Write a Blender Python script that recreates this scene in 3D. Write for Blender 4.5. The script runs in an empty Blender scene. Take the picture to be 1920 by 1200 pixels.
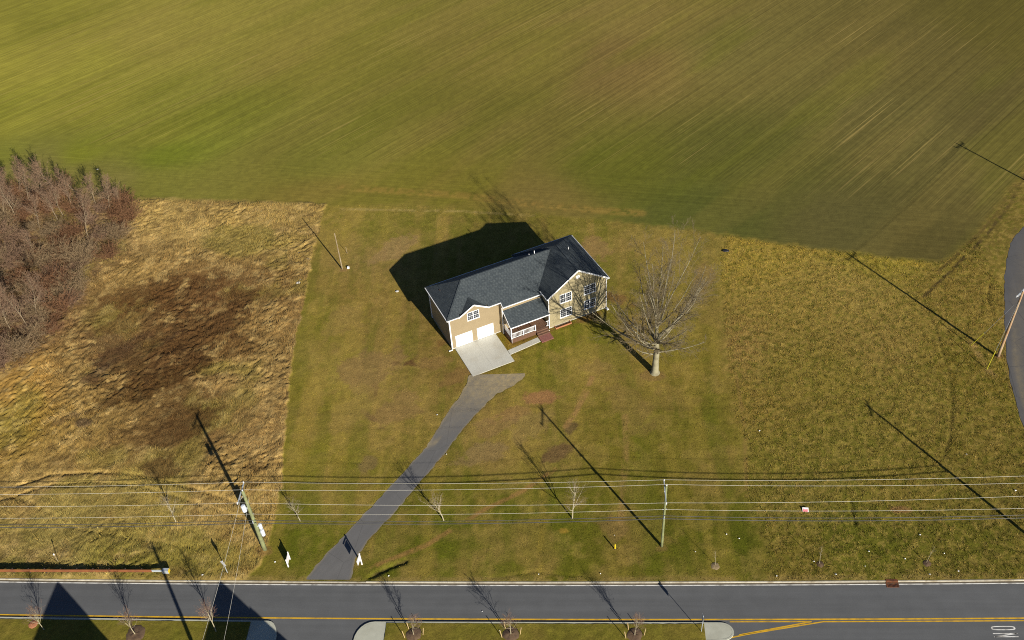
import bpy, math, random
import numpy as np
from mathutils import Vector, Matrix

SC = bpy.context.scene
COL = SC.collection
rng = np.random.default_rng(7)
random.seed(7)

# ------------------------------------------------------------------ camera
FPX, PITCH, ROLL, CAMH = 1850.0, math.radians(42.24), math.radians(-4.22), 94.589   # focal length in px of a 1920 px wide frame
FW = np.array([0, math.cos(PITCH), -math.sin(PITCH)])
_r0 = np.array([1.0, 0, 0]); _u0 = np.cross(_r0, FW)
RT = math.cos(ROLL) * _r0 + math.sin(ROLL) * _u0
UP = -math.sin(ROLL) * _r0 + math.cos(ROLL) * _u0
cam_d = bpy.data.cameras.new('camera'); cam = bpy.data.objects.new('camera', cam_d); COL.objects.link(cam)
cam_d.sensor_width = 36.0; cam_d.lens = FPX / 1920 * 36.0; cam_d.clip_start = 1.0; cam_d.clip_end = 6000.0
M = Matrix.Identity(4)
for i in range(3):
    M[i][0], M[i][1], M[i][2] = RT[i], UP[i], -FW[i]
M[2][3] = CAMH
cam.matrix_world = M
SC.camera = cam

# ------------------------------------------------------------------ sky, sun, exposure
SUN_AZ, SUN_EL = math.radians(151.36), math.radians(23.27)      # azimuth from +Y towards +X
SD = np.array([math.sin(SUN_AZ) * math.cos(SUN_EL), math.cos(SUN_AZ) * math.cos(SUN_EL), math.sin(SUN_EL)])
world = bpy.data.worlds.new('World'); SC.world = world; world.use_nodes = True
wn = world.node_tree
sky = wn.nodes.new('ShaderNodeTexSky'); sky.sky_type = 'NISHITA'; sky.sun_disc = False
sky.air_density = 0.45; sky.dust_density = 0.1; sky.ozone_density = 2.5      # crisp dry winter air
sky.sun_elevation = SUN_EL; sky.sun_rotation = SUN_AZ
wn.nodes['Background'].inputs[1].default_value = 0.065
wn.links.new(sky.outputs[0], wn.nodes['Background'].inputs[0])
sl = bpy.data.lights.new('sun', 'SUN'); sl.energy = 5.0; sl.angle = math.radians(0.53); sl.color = (1.0, 0.94, 0.83)
so = bpy.data.objects.new('sun', sl); COL.objects.link(so)
so.rotation_euler = Vector(SD).to_track_quat('Z', 'Y').to_euler(); so.location = (60, -60, 120)
vs = SC.view_settings
vs.view_transform = 'Standard'; vs.look = 'None'; vs.gamma = 1.0; vs.exposure = 0.66; vs.use_curve_mapping = False
SC.cycles.use_denoising = False
SC.cycles.max_bounces = 5
SC.cycles.pixel_filter_type = 'BLACKMAN_HARRIS'; SC.cycles.filter_width = 1.05

# ------------------------------------------------------------------ small helpers
def G(px, py, z=0.0):
    """point at height z seen at pixel (px, py) of the 1920x1200 photograph -> world x, y (survey of the site)"""
    d = FW + RT * (px - 960) / FPX + UP * (600 - py) / FPX
    t = (z - CAMH) / d[2]
    return d[:2] * t
def Gz(px, py, z=0.0, zz=None):
    g = G(px, py, z); return np.array([g[0], g[1], z if zz is None else zz])
def lin(c):
    c = np.asarray(c, float) / 255.0
    return np.where(c <= 0.04045, c / 12.92, ((c + 0.055) / 1.055) ** 2.4)
KG = np.array([0.77, 0.76, 0.74])                 # light on level ground: display value / albedo
def alb(c, k=1.0):
    return lin(c) / (KG * k)

class Noise:
    """tileable value noise on a random lattice"""
    def __init__(self, seed, n=256):
        self.n = n; self.t = np.random.default_rng(seed).random((n, n)).astype(np.float32)
    def __call__(self, x, y):
        xi = np.floor(x).astype(np.int64); yi = np.floor(y).astype(np.int64)
        fx = x - xi; fy = y - yi
        fx = fx * fx * (3 - 2 * fx); fy = fy * fy * (3 - 2 * fy)
        n = self.n; x0 = xi % n; x1 = (xi + 1) % n; y0 = yi % n; y1 = (yi + 1) % n; t = self.t
        return (t[x0, y0] * (1 - fx) + t[x1, y0] * fx) * (1 - fy) + (t[x0, y1] * (1 - fx) + t[x1, y1] * fx) * fy
def fbm(x, y, seed, octs=4, gain=0.5):
    s = 0; a = 1; tot = 0
    for o in range(octs):
        nz = Noise(seed * 31 + o)
        c, s_ = math.cos(0.7 * o + 0.3), math.sin(0.7 * o + 0.3)
        s = s + a * nz((x * c - y * s_) * 2 ** o + 17.3 * o, (x * s_ + y * c) * 2 ** o + 5.1 * o); tot += a; a *= gain
    return s / tot
def sstep(a, b, x):
    t = np.clip((x - a) / (b - a), 0, 1); return t * t * (3 - 2 * t)
def seg_dist(X, Y, pts):
    d = np.full(X.shape, 1e9)
    for (ax, ay), (bx, by) in zip(pts[:-1], pts[1:]):
        vx, vy = bx - ax, by - ay; L = vx * vx + vy * vy + 1e-9
        t = np.clip(((X - ax) * vx + (Y - ay) * vy) / L, 0, 1)
        d = np.minimum(d, np.hypot(X - ax - t * vx, Y - ay - t * vy))
    return d
def in_poly(X, Y, pts):
    r = np.zeros(X.shape, bool); n = len(pts)
    for i in range(n):
        x0, y0 = pts[i]; x1, y1 = pts[(i + 1) % n]
        if y0 == y1: continue
        c = ((y0 > Y) != (y1 > Y)) & (X < (x1 - x0) * (Y - y0) / (y1 - y0) + x0); r ^= c
    return r
def sdf(X, Y, pts):
    d = seg_dist(X, Y, list(pts) + [pts[0]])
    return np.where(in_poly(X, Y, pts), -d, d)
def PX(pts, z=0.0):
    return [tuple(G(p[0], p[1], z)) for p in pts]

# ------------------------------------------------------------------ objects, tags
def tag(o, label=None, cat=None, group=None, kind=None):
    if label: o['label'] = label
    if cat: o['category'] = cat
    if group: o['group'] = group
    if kind: o['kind'] = kind
    return o
def empty(name, loc=(0, 0, 0), rz=0.0):
    o = bpy.data.objects.new(name, None); COL.objects.link(o); o.location = loc; o.rotation_euler = (0, 0, rz)
    o.empty_display_size = 0.3
    return o
def link(name, me, mat=None, parent=None, loc=None):
    if mat is not None and len(me.materials) == 0: me.materials.append(mat)
    o = bpy.data.objects.new(name, me); COL.objects.link(o)
    if parent is not None: o.parent = parent
    if loc is not None: o.location = loc
    return o
def np_mesh(name, V, F, col=None, smooth=False, extra=None):
    """F: (n,k) int array of equal sized faces"""
    V = np.asarray(V, np.float32); F = np.asarray(F, np.int32)
    me = bpy.data.meshes.new(name)
    me.vertices.add(len(V)); me.vertices.foreach_set('co', V.ravel())
    n, k = F.shape
    me.loops.add(n * k); me.loops.foreach_set('vertex_index', F.ravel())
    me.polygons.add(n)
    me.polygons.foreach_set('loop_start', np.arange(0, n * k, k, dtype=np.int32))
    if smooth: me.polygons.foreach_set('use_smooth', np.ones(n, bool))
    me.update(calc_edges=True)
    if col is not None:
        a = me.attributes.new('Col', 'FLOAT_COLOR', 'POINT')
        c = np.ones((len(V), 4), np.float32); c[:, :3] = col; a.data.foreach_set('color', c.ravel())
    if extra is not None:
        a = me.attributes.new('Msk', 'FLOAT_COLOR', 'POINT')
        c = np.ones((len(V), 4), np.float32); c[:, :3] = extra; a.data.foreach_set('color', c.ravel())
    return me

class MB:
    """mesh builder: collects boxes, beams, tubes, slabs into one mesh"""
    def __init__(self): self.v = []; self.f = []
    def add(self, vs_, fs):
        b = len(self.v); self.v += [tuple(map(float, p)) for p in vs_]; self.f += [tuple(b + i for i in f) for f in fs]; return self
    def box(self, x0, x1, y0, y1, z0, z1):
        return self.add([(x0, y0, z0), (x1, y0, z0), (x1, y1, z0), (x0, y1, z0), (x0, y0, z1), (x1, y0, z1), (x1, y1, z1), (x0, y1, z1)],
                        [(0, 3, 2, 1), (4, 5, 6, 7), (0, 1, 5, 4), (1, 2, 6, 5), (2, 3, 7, 6), (3, 0, 4, 7)])
    def beam(self, p, q, w, h, up=(0, 0, 1)):
        p = np.array(p, float); q = np.array(q, float); d = q - p; d /= np.linalg.norm(d)
        up = np.array(up, float); s = np.cross(d, up)
        if np.linalg.norm(s) < 1e-6: s = np.cross(d, (0, 1, 0))
        s /= np.linalg.norm(s); u = np.cross(s, d)
        vs_ = [c + s * a * w / 2 + u * b * h / 2 for c in (p, q) for a, b in ((-1, -1), (1, -1), (1, 1), (-1, 1))]
        return self.add(vs_, [(0, 1, 2, 3), (7, 6, 5, 4), (0, 4, 5, 1), (1, 5, 6, 2), (2, 6, 7, 3), (3, 7, 4, 0)])
    def tube(self, pts, rad, n=8, cap=True):
        pts = [np.array(p, float) for p in pts]
        if np.isscalar(rad): rad = [rad] * len(pts)
        rings = []
        for i, p in enumerate(pts):
            d = pts[min(i + 1, len(pts) - 1)] - pts[max(i - 1, 0)]; d /= np.linalg.norm(d) + 1e-9
            a = np.cross(d, (0, 0, 1)) if abs(d[2]) < 0.95 else np.cross(d, (0, 1, 0))
            a /= np.linalg.norm(a); b = np.cross(d, a)
            rings.append([p + rad[i] * (math.cos(2 * math.pi * k / n) * a + math.sin(2 * math.pi * k / n) * b) for k in range(n)])
        vs_ = [v for r in rings for v in r]; fs = []
        for i in range(len(pts) - 1):
            for k in range(n):
                fs.append((i * n + k, i * n + (k + 1) % n, (i + 1) * n + (k + 1) % n, (i + 1) * n + k))
        if cap: fs += [tuple(range(n))[::-1], tuple((len(pts) - 1) * n + k for k in range(n))]
        return self.add(vs_, fs)
    def slab(self, poly, th, up=(0, 0, 1)):
        """polygon (3-D points, counter-clockwise from above) extruded downwards by th"""
        n = len(poly); u = np.array(up, float)
        top = [np.array(p, float) for p in poly]; bot = [p - u * th for p in top]
        return self.add(top + bot, [tuple(range(n)), tuple(range(2 * n - 1, n - 1, -1))] + [(i, i + n, (i + 1) % n + n, (i + 1) % n) for i in range(n)])
    def mesh(self, name, smooth=False):
        me = bpy.data.meshes.new(name); me.from_pydata(self.v, [], self.f); me.validate(); me.update()
        if smooth: me.polygons.foreach_set('use_smooth', np.ones(len(me.polygons), bool))
        return me
    def build(self, name, mat, parent=None, smooth=False, bevel=0.0):
        o = link(name, self.mesh(name, smooth), mat, parent)
        if bevel:
            m = o.modifiers.new('bevel', 'BEVEL'); m.width = bevel; m.segments = 1; m.limit_method = 'ANGLE'
        return o

# ------------------------------------------------------------------ materials
def nodes_of(name):
    m = bpy.data.materials.new(name); m.use_nodes = True
    nt = m.node_tree; return m, nt, nt.nodes['Principled BSDF']
def new(nt, t, **kw):
    n = nt.nodes.new(t)
    for k, v in kw.items(): setattr(n, k, v)
    return n
def mathn(nt, op, a, b=None, c=None):
    n = nt.nodes.new('ShaderNodeMath'); n.operation = op
    for i, v in enumerate((a, b, c)):
        if v is None: continue
        if hasattr(v, 'links'): nt.links.new(v, n.inputs[i])
        else: n.inputs[i].default_value = v
    return n.outputs[0]
def mixc(nt, f, a, b, mode='MIX'):
    n = nt.nodes.new('ShaderNodeMix'); n.data_type = 'RGBA'; n.blend_type = mode
    for s, v in ((n.inputs[0], f), (n.inputs[6], a), (n.inputs[7], b)):
        if hasattr(v, 'links'): nt.links.new(v, s)
        elif isinstance(v, (int, float)): s.default_value = v
        else: s.default_value = (*v[:3], 1)
    return n.outputs[2]
def noise_n(nt, vec, scale, detail=3, rough=0.55, dist=0.0):
    n = nt.nodes.new('ShaderNodeTexNoise'); n.inputs['Scale'].default_value = scale; n.inputs['Detail'].default_value = detail
    n.inputs['Roughness'].default_value = rough; n.inputs['Distortion'].default_value = dist
    nt.links.new(vec, n.inputs['Vector']); return n.outputs['Fac']
def ramp01(nt, v, a, b):
    n = nt.nodes.new('ShaderNodeMapRange'); n.interpolation_type = 'SMOOTHSTEP'; nt.links.new(v, n.inputs[0])
    n.inputs[1].default_value = a; n.inputs[2].default_value = b; return n.outputs[0]
def pmat(name, col, rough=0.8, var=0.2, scale=3.0, col2=None, scale2=0.6, var2=0.35, bump=0.0, bscale=20.0, metal=0.0, spec=0.3):
    m, nt, b = nodes_of(name)
    tc = new(nt, 'ShaderNodeTexCoord').outputs['Object']
    n1 = noise_n(nt, tc, scale, 4); n2 = noise_n(nt, tc, scale2, 3)
    k = mathn(nt, 'MULTIPLY_ADD', n1, 2 * var, 1 - var)
    c0 = mixc(nt, mathn(nt, 'MULTIPLY', ramp01(nt, n2, 0.42, 0.7), var2), col, col2 if col2 is not None else tuple(0.7 * x for x in col))
    cc = new(nt, 'ShaderNodeVectorMath', operation='SCALE'); nt.links.new(c0, cc.inputs[0]); nt.links.new(k, cc.inputs['Scale'])
    nt.links.new(cc.outputs[0], b.inputs['Base Color'])
    b.inputs['Roughness'].default_value = rough; b.inputs['Metallic'].default_value = metal; b.inputs['Specular IOR Level'].default_value = spec
    if bump:
        bn = new(nt, 'ShaderNodeBump'); bn.inputs['Strength'].default_value = 0.6; bn.inputs['Distance'].default_value = bump
        nt.links.new(noise_n(nt, tc, bscale, 4), bn.inputs['Height']); nt.links.new(bn.outputs[0], b.inputs['Normal'])
    return m

def ground_mat():
    m, nt, b = nodes_of('soil_and_grass')
    tc = new(nt, 'ShaderNodeTexCoord').outputs['Object']
    col = new(nt, 'ShaderNodeAttribute', attribute_name='Col').outputs['Color']
    ms = new(nt, 'ShaderNodeAttribute', attribute_name='Msk').outputs['Color']
    sep = new(nt, 'ShaderNodeSeparateColor'); nt.links.new(ms, sep.inputs[0])
    frow, fhead, coarse = sep.outputs[0], sep.outputs[1], sep.outputs[2]
    def rows(angle, along, across, seed):
        mp = new(nt, 'ShaderNodeMapping'); nt.links.new(tc, mp.inputs[0])
        mp.vector_type = 'TEXTURE'; mp.inputs['Rotation'].default_value = (0, 0, angle); mp.inputs['Scale'].default_value = (1 / along, 1 / across, 1); mp.inputs['Location'].default_value = (seed * 7, seed * 3, 0)
        return mp.outputs[0]
    a1 = math.radians(43); a2 = math.radians(-14)
    r1 = noise_n(nt, rows(a1, 0.010, 3.6, 1.0), 1.0, 2, 0.6)
    r1b = noise_n(nt, rows(a1, 0.016, 0.55, 9.0), 1.0, 3, 0.6)
    r1c = noise_n(nt, rows(a1, 0.022, 2.2, 5.0), 1.0, 2, 0.6)
    r2 = noise_n(nt, rows(a2, 0.02, 2.8, 3.0), 1.0, 2, 0.6)
    r1d = noise_n(nt, rows(a1, 0.006, 1.5, 12.0), 1.0, 1, 0.5)
    fine = noise_n(nt, tc, 4.5, 3, 0.65); mid = noise_n(nt, tc, 1.1, 4, 0.6); vfine = noise_n(nt, tc, 13.0, 2, 0.6)
    def amp(v, a): return mathn(nt, 'MULTIPLY_ADD', v, 2 * a, 1 - a)
    grain = mathn(nt, 'MULTIPLY', mathn(nt, 'MULTIPLY', amp(fine, 0.48), amp(mid, 0.22)), amp(vfine, 0.5))
    s1 = mathn(nt, 'MULTIPLY', mathn(nt, 'MULTIPLY', mathn(nt, 'MULTIPLY', amp(r1, 0.42), amp(ramp01(nt, r1d, 0.4, 0.6), 0.06)), amp(r1b, 0.12)), amp(fine, 0.16))
    s2 = mathn(nt, 'MULTIPLY', amp(r2, 0.28), amp(fine, 0.2))
    def mixf(f, x, y):
        n = new(nt, 'ShaderNodeMix'); nt.links.new(f, n.inputs[0]); nt.links.new(x, n.inputs[2]); nt.links.new(y, n.inputs[3]); return n.outputs[0]
    k = mixf(frow, grain, s1); k = mixf(fhead, k, s2)
    sc_ = new(nt, 'ShaderNodeVectorMath', operation='SCALE'); nt.links.new(col, sc_.inputs[0]); nt.links.new(k, sc_.inputs['Scale'])
    # straw coloured and bare earth rows in the crop, yellow / green flecks elsewhere
    st = mathn(nt, 'MULTIPLY', frow, ramp01(nt, r1c, 0.58, 0.70))
    st = mathn(nt, 'MULTIPLY', st, ramp01(nt, noise_n(nt, tc, 0.035, 3), 0.42, 0.62))
    c1 = mixc(nt, mathn(nt, 'MULTIPLY', st, 0.45), sc_.outputs[0], alb((150, 128, 72)))
    fl = mathn(nt, 'MULTIPLY', ramp01(nt, noise_n(nt, tc, 2.3, 3, 0.7), 0.55, 0.75), mathn(nt, 'SUBTRACT', 1.0, mathn(nt, 'MAXIMUM', frow, fhead)))
    c2 = mixc(nt, mathn(nt, 'MULTIPLY', fl, 0.25), c1, alb((140, 116, 62)))
    nt.links.new(c2, b.inputs['Base Color'])
    b.inputs['Roughness'].default_value = 0.95; b.inputs['Specular IOR Level'].default_value = 0.1
    h = mathn(nt, 'ADD', mathn(nt, 'MULTIPLY', fine, 0.5), mathn(nt, 'MULTIPLY', vfine, 0.25))
    hr = mathn(nt, 'ADD', mathn(nt, 'MULTIPLY', r1, 0.5), mathn(nt, 'MULTIPLY', fine, 0.15))
    hh = mixf(frow, h, hr)
    bn = new(nt, 'ShaderNodeBump'); bn.inputs['Strength'].default_value = 0.55; bn.inputs['Distance'].default_value = 0.12
    nt.links.new(hh, bn.inputs['Height']); nt.links.new(bn.outputs[0], b.inputs['Normal'])
    return m
def blade_mat():
    m, nt, b = nodes_of('grass_blades')
    col = new(nt, 'ShaderNodeAttribute', attribute_name='Col').outputs['Color']
    nt.links.new(col, b.inputs['Base Color']); b.inputs['Roughness'].default_value = 0.8; b.inputs['Specular IOR Level'].default_value = 0.15
    return m
def asphalt(name, col, streak, ang, dirt=None, crack=0.35):
    m, nt, b = nodes_of(name)
    tc = new(nt, 'ShaderNodeTexCoord').outputs['Object']
    mp = new(nt, 'ShaderNodeMapping'); nt.links.new(tc, mp.inputs[0]); mp.vector_type = 'TEXTURE'; mp.inputs['Rotation'].default_value = (0, 0, ang); mp.inputs['Scale'].default_value = (33, 1.0, 1)
    s = noise_n(nt, mp.outputs[0], 1.1, 3); f = noise_n(nt, tc, 9.0, 4, 0.7); g = noise_n(nt, tc, 0.5, 3)
    k = mathn(nt, 'MULTIPLY', mathn(nt, 'MULTIPLY_ADD', s, 2 * streak, 1 - streak), mathn(nt, 'MULTIPLY_ADD', f, 0.36, 0.82))
    k = mathn(nt, 'MULTIPLY', k, mathn(nt, 'MULTIPLY_ADD', g, 0.3, 0.85))
    c = mixc(nt, 0.0, col, col)
    if dirt is not None:
        at = new(nt, 'ShaderNodeAttribute', attribute_name='Msk').outputs['Color']
        d = mathn(nt, 'MULTIPLY', at, ramp01(nt, noise_n(nt, tc, 1.6, 10, 0.85), 0.15, 0.95))
        c = mixc(nt, d, col, dirt)
    cr = new(nt, 'ShaderNodeTexVoronoi', feature='DISTANCE_TO_EDGE'); cr.inputs['Scale'].default_value = 0.16
    wv = mixc(nt, 0.08, tc, new(nt, 'ShaderNodeTexNoise').outputs['Color']); nt.links.new(wv, cr.inputs['Vector'])
    ck = mathn(nt, 'MULTIPLY', mathn(nt, 'LESS_THAN', cr.outputs['Distance'], 0.004), crack)
    c = mixc(nt, ck, c, tuple(0.4 * x for x in col))
    sc_ = new(nt, 'ShaderNodeVectorMath', operation='SCALE'); nt.links.new(c, sc_.inputs[0]); nt.links.new(k, sc_.inputs['Scale'])
    nt.links.new(sc_.outputs[0], b.inputs['Base Color']); b.inputs['Roughness'].default_value = 0.85; b.inputs['Specular IOR Level'].default_value = 0.25
    bn = new(nt, 'ShaderNodeBump'); bn.inputs['Distance'].default_value = 0.01; bn.inputs['Strength'].default_value = 0.5
    nt.links.new(noise_n(nt, tc, 30.0, 3), bn.inputs['Height']); nt.links.new(bn.outputs[0], b.inputs['Normal'])
    return m
def shingle_mat():
    m, nt, b = nodes_of('asphalt_shingles')
    tc = new(nt, 'ShaderNodeTexCoord').outputs['Object']
    sp = new(nt, 'ShaderNodeSeparateXYZ'); nt.links.new(tc, sp.inputs[0])
    along = mathn(nt, 'ADD', sp.outputs[0], mathn(nt, 'MULTIPLY', sp.outputs[1], 0.93))
    cb = new(nt, 'ShaderNodeCombineXYZ'); nt.links.new(along, cb.inputs[0]); nt.links.new(mathn(nt, 'MULTIPLY', sp.outputs[2], 1.78), cb.inputs[1])
    br = new(nt, 'ShaderNodeTexBrick'); nt.links.new(cb.outputs[0], br.inputs['Vector'])
    br.inputs['Scale'].default_value = 1.0; br.inputs['Brick Width'].default_value = 0.42; br.inputs['Row Height'].default_value = 0.17
    br.inputs['Mortar Size'].default_value = 0.012; br.inputs['Bias'].default_value = 0.0
    br.inputs['Color1'].default_value = (0.034, 0.043, 0.049, 1); br.inputs['Color2'].default_value = (0.056, 0.067, 0.071, 1); br.inputs['Mortar'].default_value = (0.022, 0.028, 0.032, 1)
    k = mathn(nt, 'MULTIPLY_ADD', noise_n(nt, tc, 7.0, 4, 0.7), 0.7, 0.65)
    sc_ = new(nt, 'ShaderNodeVectorMath', operation='SCALE'); nt.links.new(br.outputs['Color'], sc_.inputs[0]); nt.links.new(k, sc_.inputs['Scale'])
    nt.links.new(sc_.outputs[0], b.inputs['Base Color']); b.inputs['Roughness'].default_value = 0.8; b.inputs['Specular IOR Level'].default_value = 0.3
    bn = new(nt, 'ShaderNodeBump'); bn.inputs['Distance'].default_value = 0.03; bn.inputs['Strength'].default_value = 0.7
    nt.links.new(mathn(nt, 'ADD', br.outputs['Fac'], noise_n(nt, tc, 9.0, 3)), bn.inputs['Height']); nt.links.new(bn.outputs[0], b.inputs['Normal']); bn.invert = True
    return m
def siding_mat(name, col):
    m, nt, b = nodes_of(name)
    tc = new(nt, 'ShaderNodeTexCoord').outputs['Object']
    sp = new(nt, 'ShaderNodeSeparateXYZ'); nt.links.new(tc, sp.inputs[0])
    fr = mathn(nt, 'FRACT', mathn(nt, 'DIVIDE', sp.outputs[2], 0.16))
    lap = ramp01(nt, fr, 0.0, 0.14)
    k = mathn(nt, 'MULTIPLY', mathn(nt, 'MULTIPLY_ADD', noise_n(nt, tc, 0.9, 3), 0.24, 0.88), mathn(nt, 'MULTIPLY_ADD', noise_n(nt, tc, 6.0, 3), 0.12, 0.94))
    sc_ = new(nt, 'ShaderNodeVectorMath', operation='SCALE'); sc_.inputs[0].default_value = col; nt.links.new(k, sc_.inputs['Scale'])
    nt.links.new(sc_.outputs[0], b.inputs['Base Color']); b.inputs['Roughness'].default_value = 0.55; b.inputs['Specular IOR Level'].default_value = 0.3
    bn = new(nt, 'ShaderNodeBump'); bn.inputs['Distance'].default_value = 0.02; bn.inputs['Strength'].default_value = 0.8
    nt.links.new(mathn(nt, 'ADD', lap, mathn(nt, 'SUBTRACT', 1.0, fr)), bn.inputs['Height']); nt.links.new(bn.outputs[0], b.inputs['Normal'])
    return m
def brick_mat(name, c1, c2, mortar, w=0.22, h=0.075):
    m, nt, b = nodes_of(name)
    tc = new(nt, 'ShaderNodeTexCoord').outputs['Object']
    br = new(nt, 'ShaderNodeTexBrick'); nt.links.new(tc, br.inputs['Vector']); br.inputs['Scale'].default_value = 1.0
    br.inputs['Brick Width'].default_value = w; br.inputs['Row Height'].default_value = h; br.inputs['Mortar Size'].default_value = 0.008
    br.inputs['Color1'].default_value = (*c1, 1); br.inputs['Color2'].default_value = (*c2, 1); br.inputs['Mortar'].default_value = (*mortar, 1)
    nt.links.new(br.outputs['Color'], b.inputs['Base Color']); b.inputs['Roughness'].default_value = 0.85
    return m
def glass_mat():
    m, nt, b = nodes_of('window_glass')
    tc = new(nt, 'ShaderNodeTexCoord').outputs['Object']
    c = mixc(nt, noise_n(nt, tc, 1.5, 2), (0.008, 0.012, 0.02), (0.03, 0.04, 0.05)); nt.links.new(c, b.inputs['Base Color'])
    b.inputs['Roughness'].default_value = 0.08; b.inputs['Specular IOR Level'].default_value = 0.6
    return m
MAT = {}
MAT['ground'] = ground_mat(); MAT['blade'] = blade_mat(); MAT['shingle'] = shingle_mat(); MAT['glass'] = glass_mat()
MAT['siding'] = siding_mat('tan_lap_siding', (0.265, 0.205, 0.118)); MAT['siding2'] = siding_mat('cream_lap_siding', (0.285, 0.24, 0.135))
MAT['siding_far'] = siding_mat('grey_lap_siding', (0.3, 0.3, 0.28))
MAT['trim'] = pmat('white_vinyl_trim', (0.74, 0.74, 0.73), 0.5, 0.05, 2.0, var2=0.08)
MAT['door'] = pmat('white_door_paint', (0.78, 0.78, 0.77), 0.5, 0.04, 1.0, var2=0.06)
MAT['concrete'] = pmat('new_concrete', (0.47, 0.46, 0.40), 0.85, 0.08, 2.5, (0.36, 0.33, 0.26), 0.35, 0.6)
MAT['kerb'] = pmat('kerb_concrete', (0.46, 0.42, 0.33), 0.9, 0.3, 3.0, (0.25, 0.2, 0.12), 0.8, 0.75, 0.006, 30)
MAT['gutter'] = pmat('dirty_gutter_concrete', (0.115, 0.095, 0.065), 0.9, 0.35, 2.0, (0.07, 0.055, 0.035), 0.7, 0.7)
MAT['island'] = pmat('island_concrete', (0.42, 0.42, 0.34), 0.9, 0.12, 2.0, (0.32, 0.31, 0.24), 0.4, 0.5, 0.004, 40)
MAT['asphalt'] = asphalt('road_asphalt', (0.104, 0.106, 0.107), 0.24, math.radians(-4.9), None, 0.0)
MAT['drive'] = asphalt('driveway_asphalt', (0.125, 0.121, 0.117), 0.16, math.radians(52), alb((168, 146, 96)))
MAT['side'] = asphalt('side_road_asphalt', (0.085, 0.084, 0.086), 0.15, math.radians(75), alb((140, 122, 82)))
MAT['wpaint'] = pmat('worn_white_road_paint', (0.72, 0.71, 0.66), 0.7, 0.2, 4.0, (0.25, 0.23, 0.2), 1.2, 0.8)
MAT['ypaint'] = pmat('yellow_road_paint', (0.62, 0.36, 0.02), 0.7, 0.2, 4.0, (0.28, 0.17, 0.03), 1.2, 0.6)
MAT['rust'] = pmat('rusted_weathering_steel', (0.2, 0.07, 0.022), 0.8, 0.3, 3.0, (0.13, 0.045, 0.02), 1.5, 0.8, 0.004, 25)
MAT['grate'] = pmat('rusted_cast_iron', (0.16, 0.058, 0.022), 0.85, 0.4, 6.0, (0.06, 0.025, 0.015), 2.5, 0.8, 0.004, 25)
MAT['darkpost'] = pmat('dark_steel_post', (0.055, 0.04, 0.035), 0.8, 0.3)
MAT['galv'] = pmat('galvanised_steel', (0.46, 0.5, 0.53), 0.5, 0.15, 4.0, metal=0.3)
MAT['alu'] = pmat('sheet_aluminium', (0.66, 0.66, 0.66), 0.45, 0.08, 4.0, metal=0.1)
MAT['pole_g'] = pmat('green_treated_pole_wood', (0.20, 0.215, 0.095), 0.85, 0.3, 2.0, (0.13, 0.13, 0.07), 1.2, 0.8, 0.01, 12)
MAT['pole_b'] = pmat('weathered_pole_wood', (0.34, 0.25, 0.15), 0.85, 0.3, 2.0, (0.32, 0.15, 0.06), 0.8, 0.9, 0.01, 12)
MAT['pole_w'] = pmat('grey_pole_wood', (0.27, 0.215, 0.13), 0.85, 0.3, 2.0, (0.16, 0.10, 0.05), 0.8, 0.9, 0.01, 12)
MAT['wire'] = pmat('bare_aluminium_wire', (0.8, 0.76, 0.64), 0.5, 0.08, 0.2)
MAT['cable'] = pmat('black_telephone_cable', (0.06, 0.058, 0.05), 0.6, 0.1, 0.2)
MAT['tank'] = pmat('pale_grey_transformer_paint', (0.62, 0.66, 0.72), 0.45, 0.08)
MAT['porcelain'] = pmat('porcelain_insulator', (0.6, 0.58, 0.56), 0.25, 0.05)
MAT['deck'] = pmat('brown_deck_boards', (0.135, 0.073, 0.042), 0.8, 0.25, 4.0, (0.085, 0.045, 0.03), 1.2, 0.7)
MAT['redbrick'] = brick_mat('red_brick_pavers', (0.26, 0.075, 0.06), (0.17, 0.055, 0.045), (0.2, 0.13, 0.1))
MAT['planter'] = pmat('orange_timber_edging', (0.36, 0.15, 0.07), 0.8, 0.25, 5.0)
MAT['mulch'] = pmat('brown_bark_mulch', (0.125, 0.08, 0.045), 0.95, 0.5, 8.0, (0.06, 0.035, 0.025), 2.0, 0.7, 0.03, 12)
MAT['earth'] = pmat('pale_bare_earth', (0.23, 0.17, 0.09), 0.95, 0.4, 6.0, bump=0.03, bscale=9)
MAT['stake'] = pmat('pale_pine_stake', (0.5, 0.36, 0.17), 0.8, 0.2, 5.0)
MAT['wpost'] = pmat('white_painted_timber', (0.8, 0.77, 0.75), 0.55, 0.05)
MAT['bark_big'] = pmat('mottled_pale_bark', (0.27, 0.245, 0.15), 0.9, 0.3, 2.2, (0.13, 0.11, 0.065), 1.1, 0.8, 0.02, 9)
MAT['twig_big'] = pmat('grey_brown_twigs', (0.155, 0.12, 0.066), 0.9, 0.25, 1.0)
MAT['limb'] = pmat('grey_tan_limb_bark', (0.25, 0.22, 0.14), 0.9, 0.3, 1.5, (0.14, 0.12, 0.07), 0.8, 0.7)
MAT['bark_young'] = pmat('pale_sapling_bark', (0.33, 0.285, 0.18), 0.9, 0.2, 3.0)
MAT['twig_red'] = pmat('reddish_twigs', (0.20, 0.12, 0.085), 0.9, 0.25, 1.0)
MAT['twig_tan'] = pmat('tan_twigs', (0.25, 0.19, 0.12), 0.9, 0.25, 1.0)
MAT['bark_thicket'] = pmat('pale_birch_like_bark', (0.2, 0.15, 0.09), 0.9, 0.25, 2.0, (0.13, 0.095, 0.06), 0.8, 0.7)
MAT['twig_grey'] = pmat('mauve_grey_twigs', (0.235, 0.145, 0.088), 0.9, 0.3, 0.8)
MAT['shrub_grey'] = pmat('grey_green_shrub_stems', (0.26, 0.18, 0.095), 0.9, 0.3, 0.8)
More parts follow.
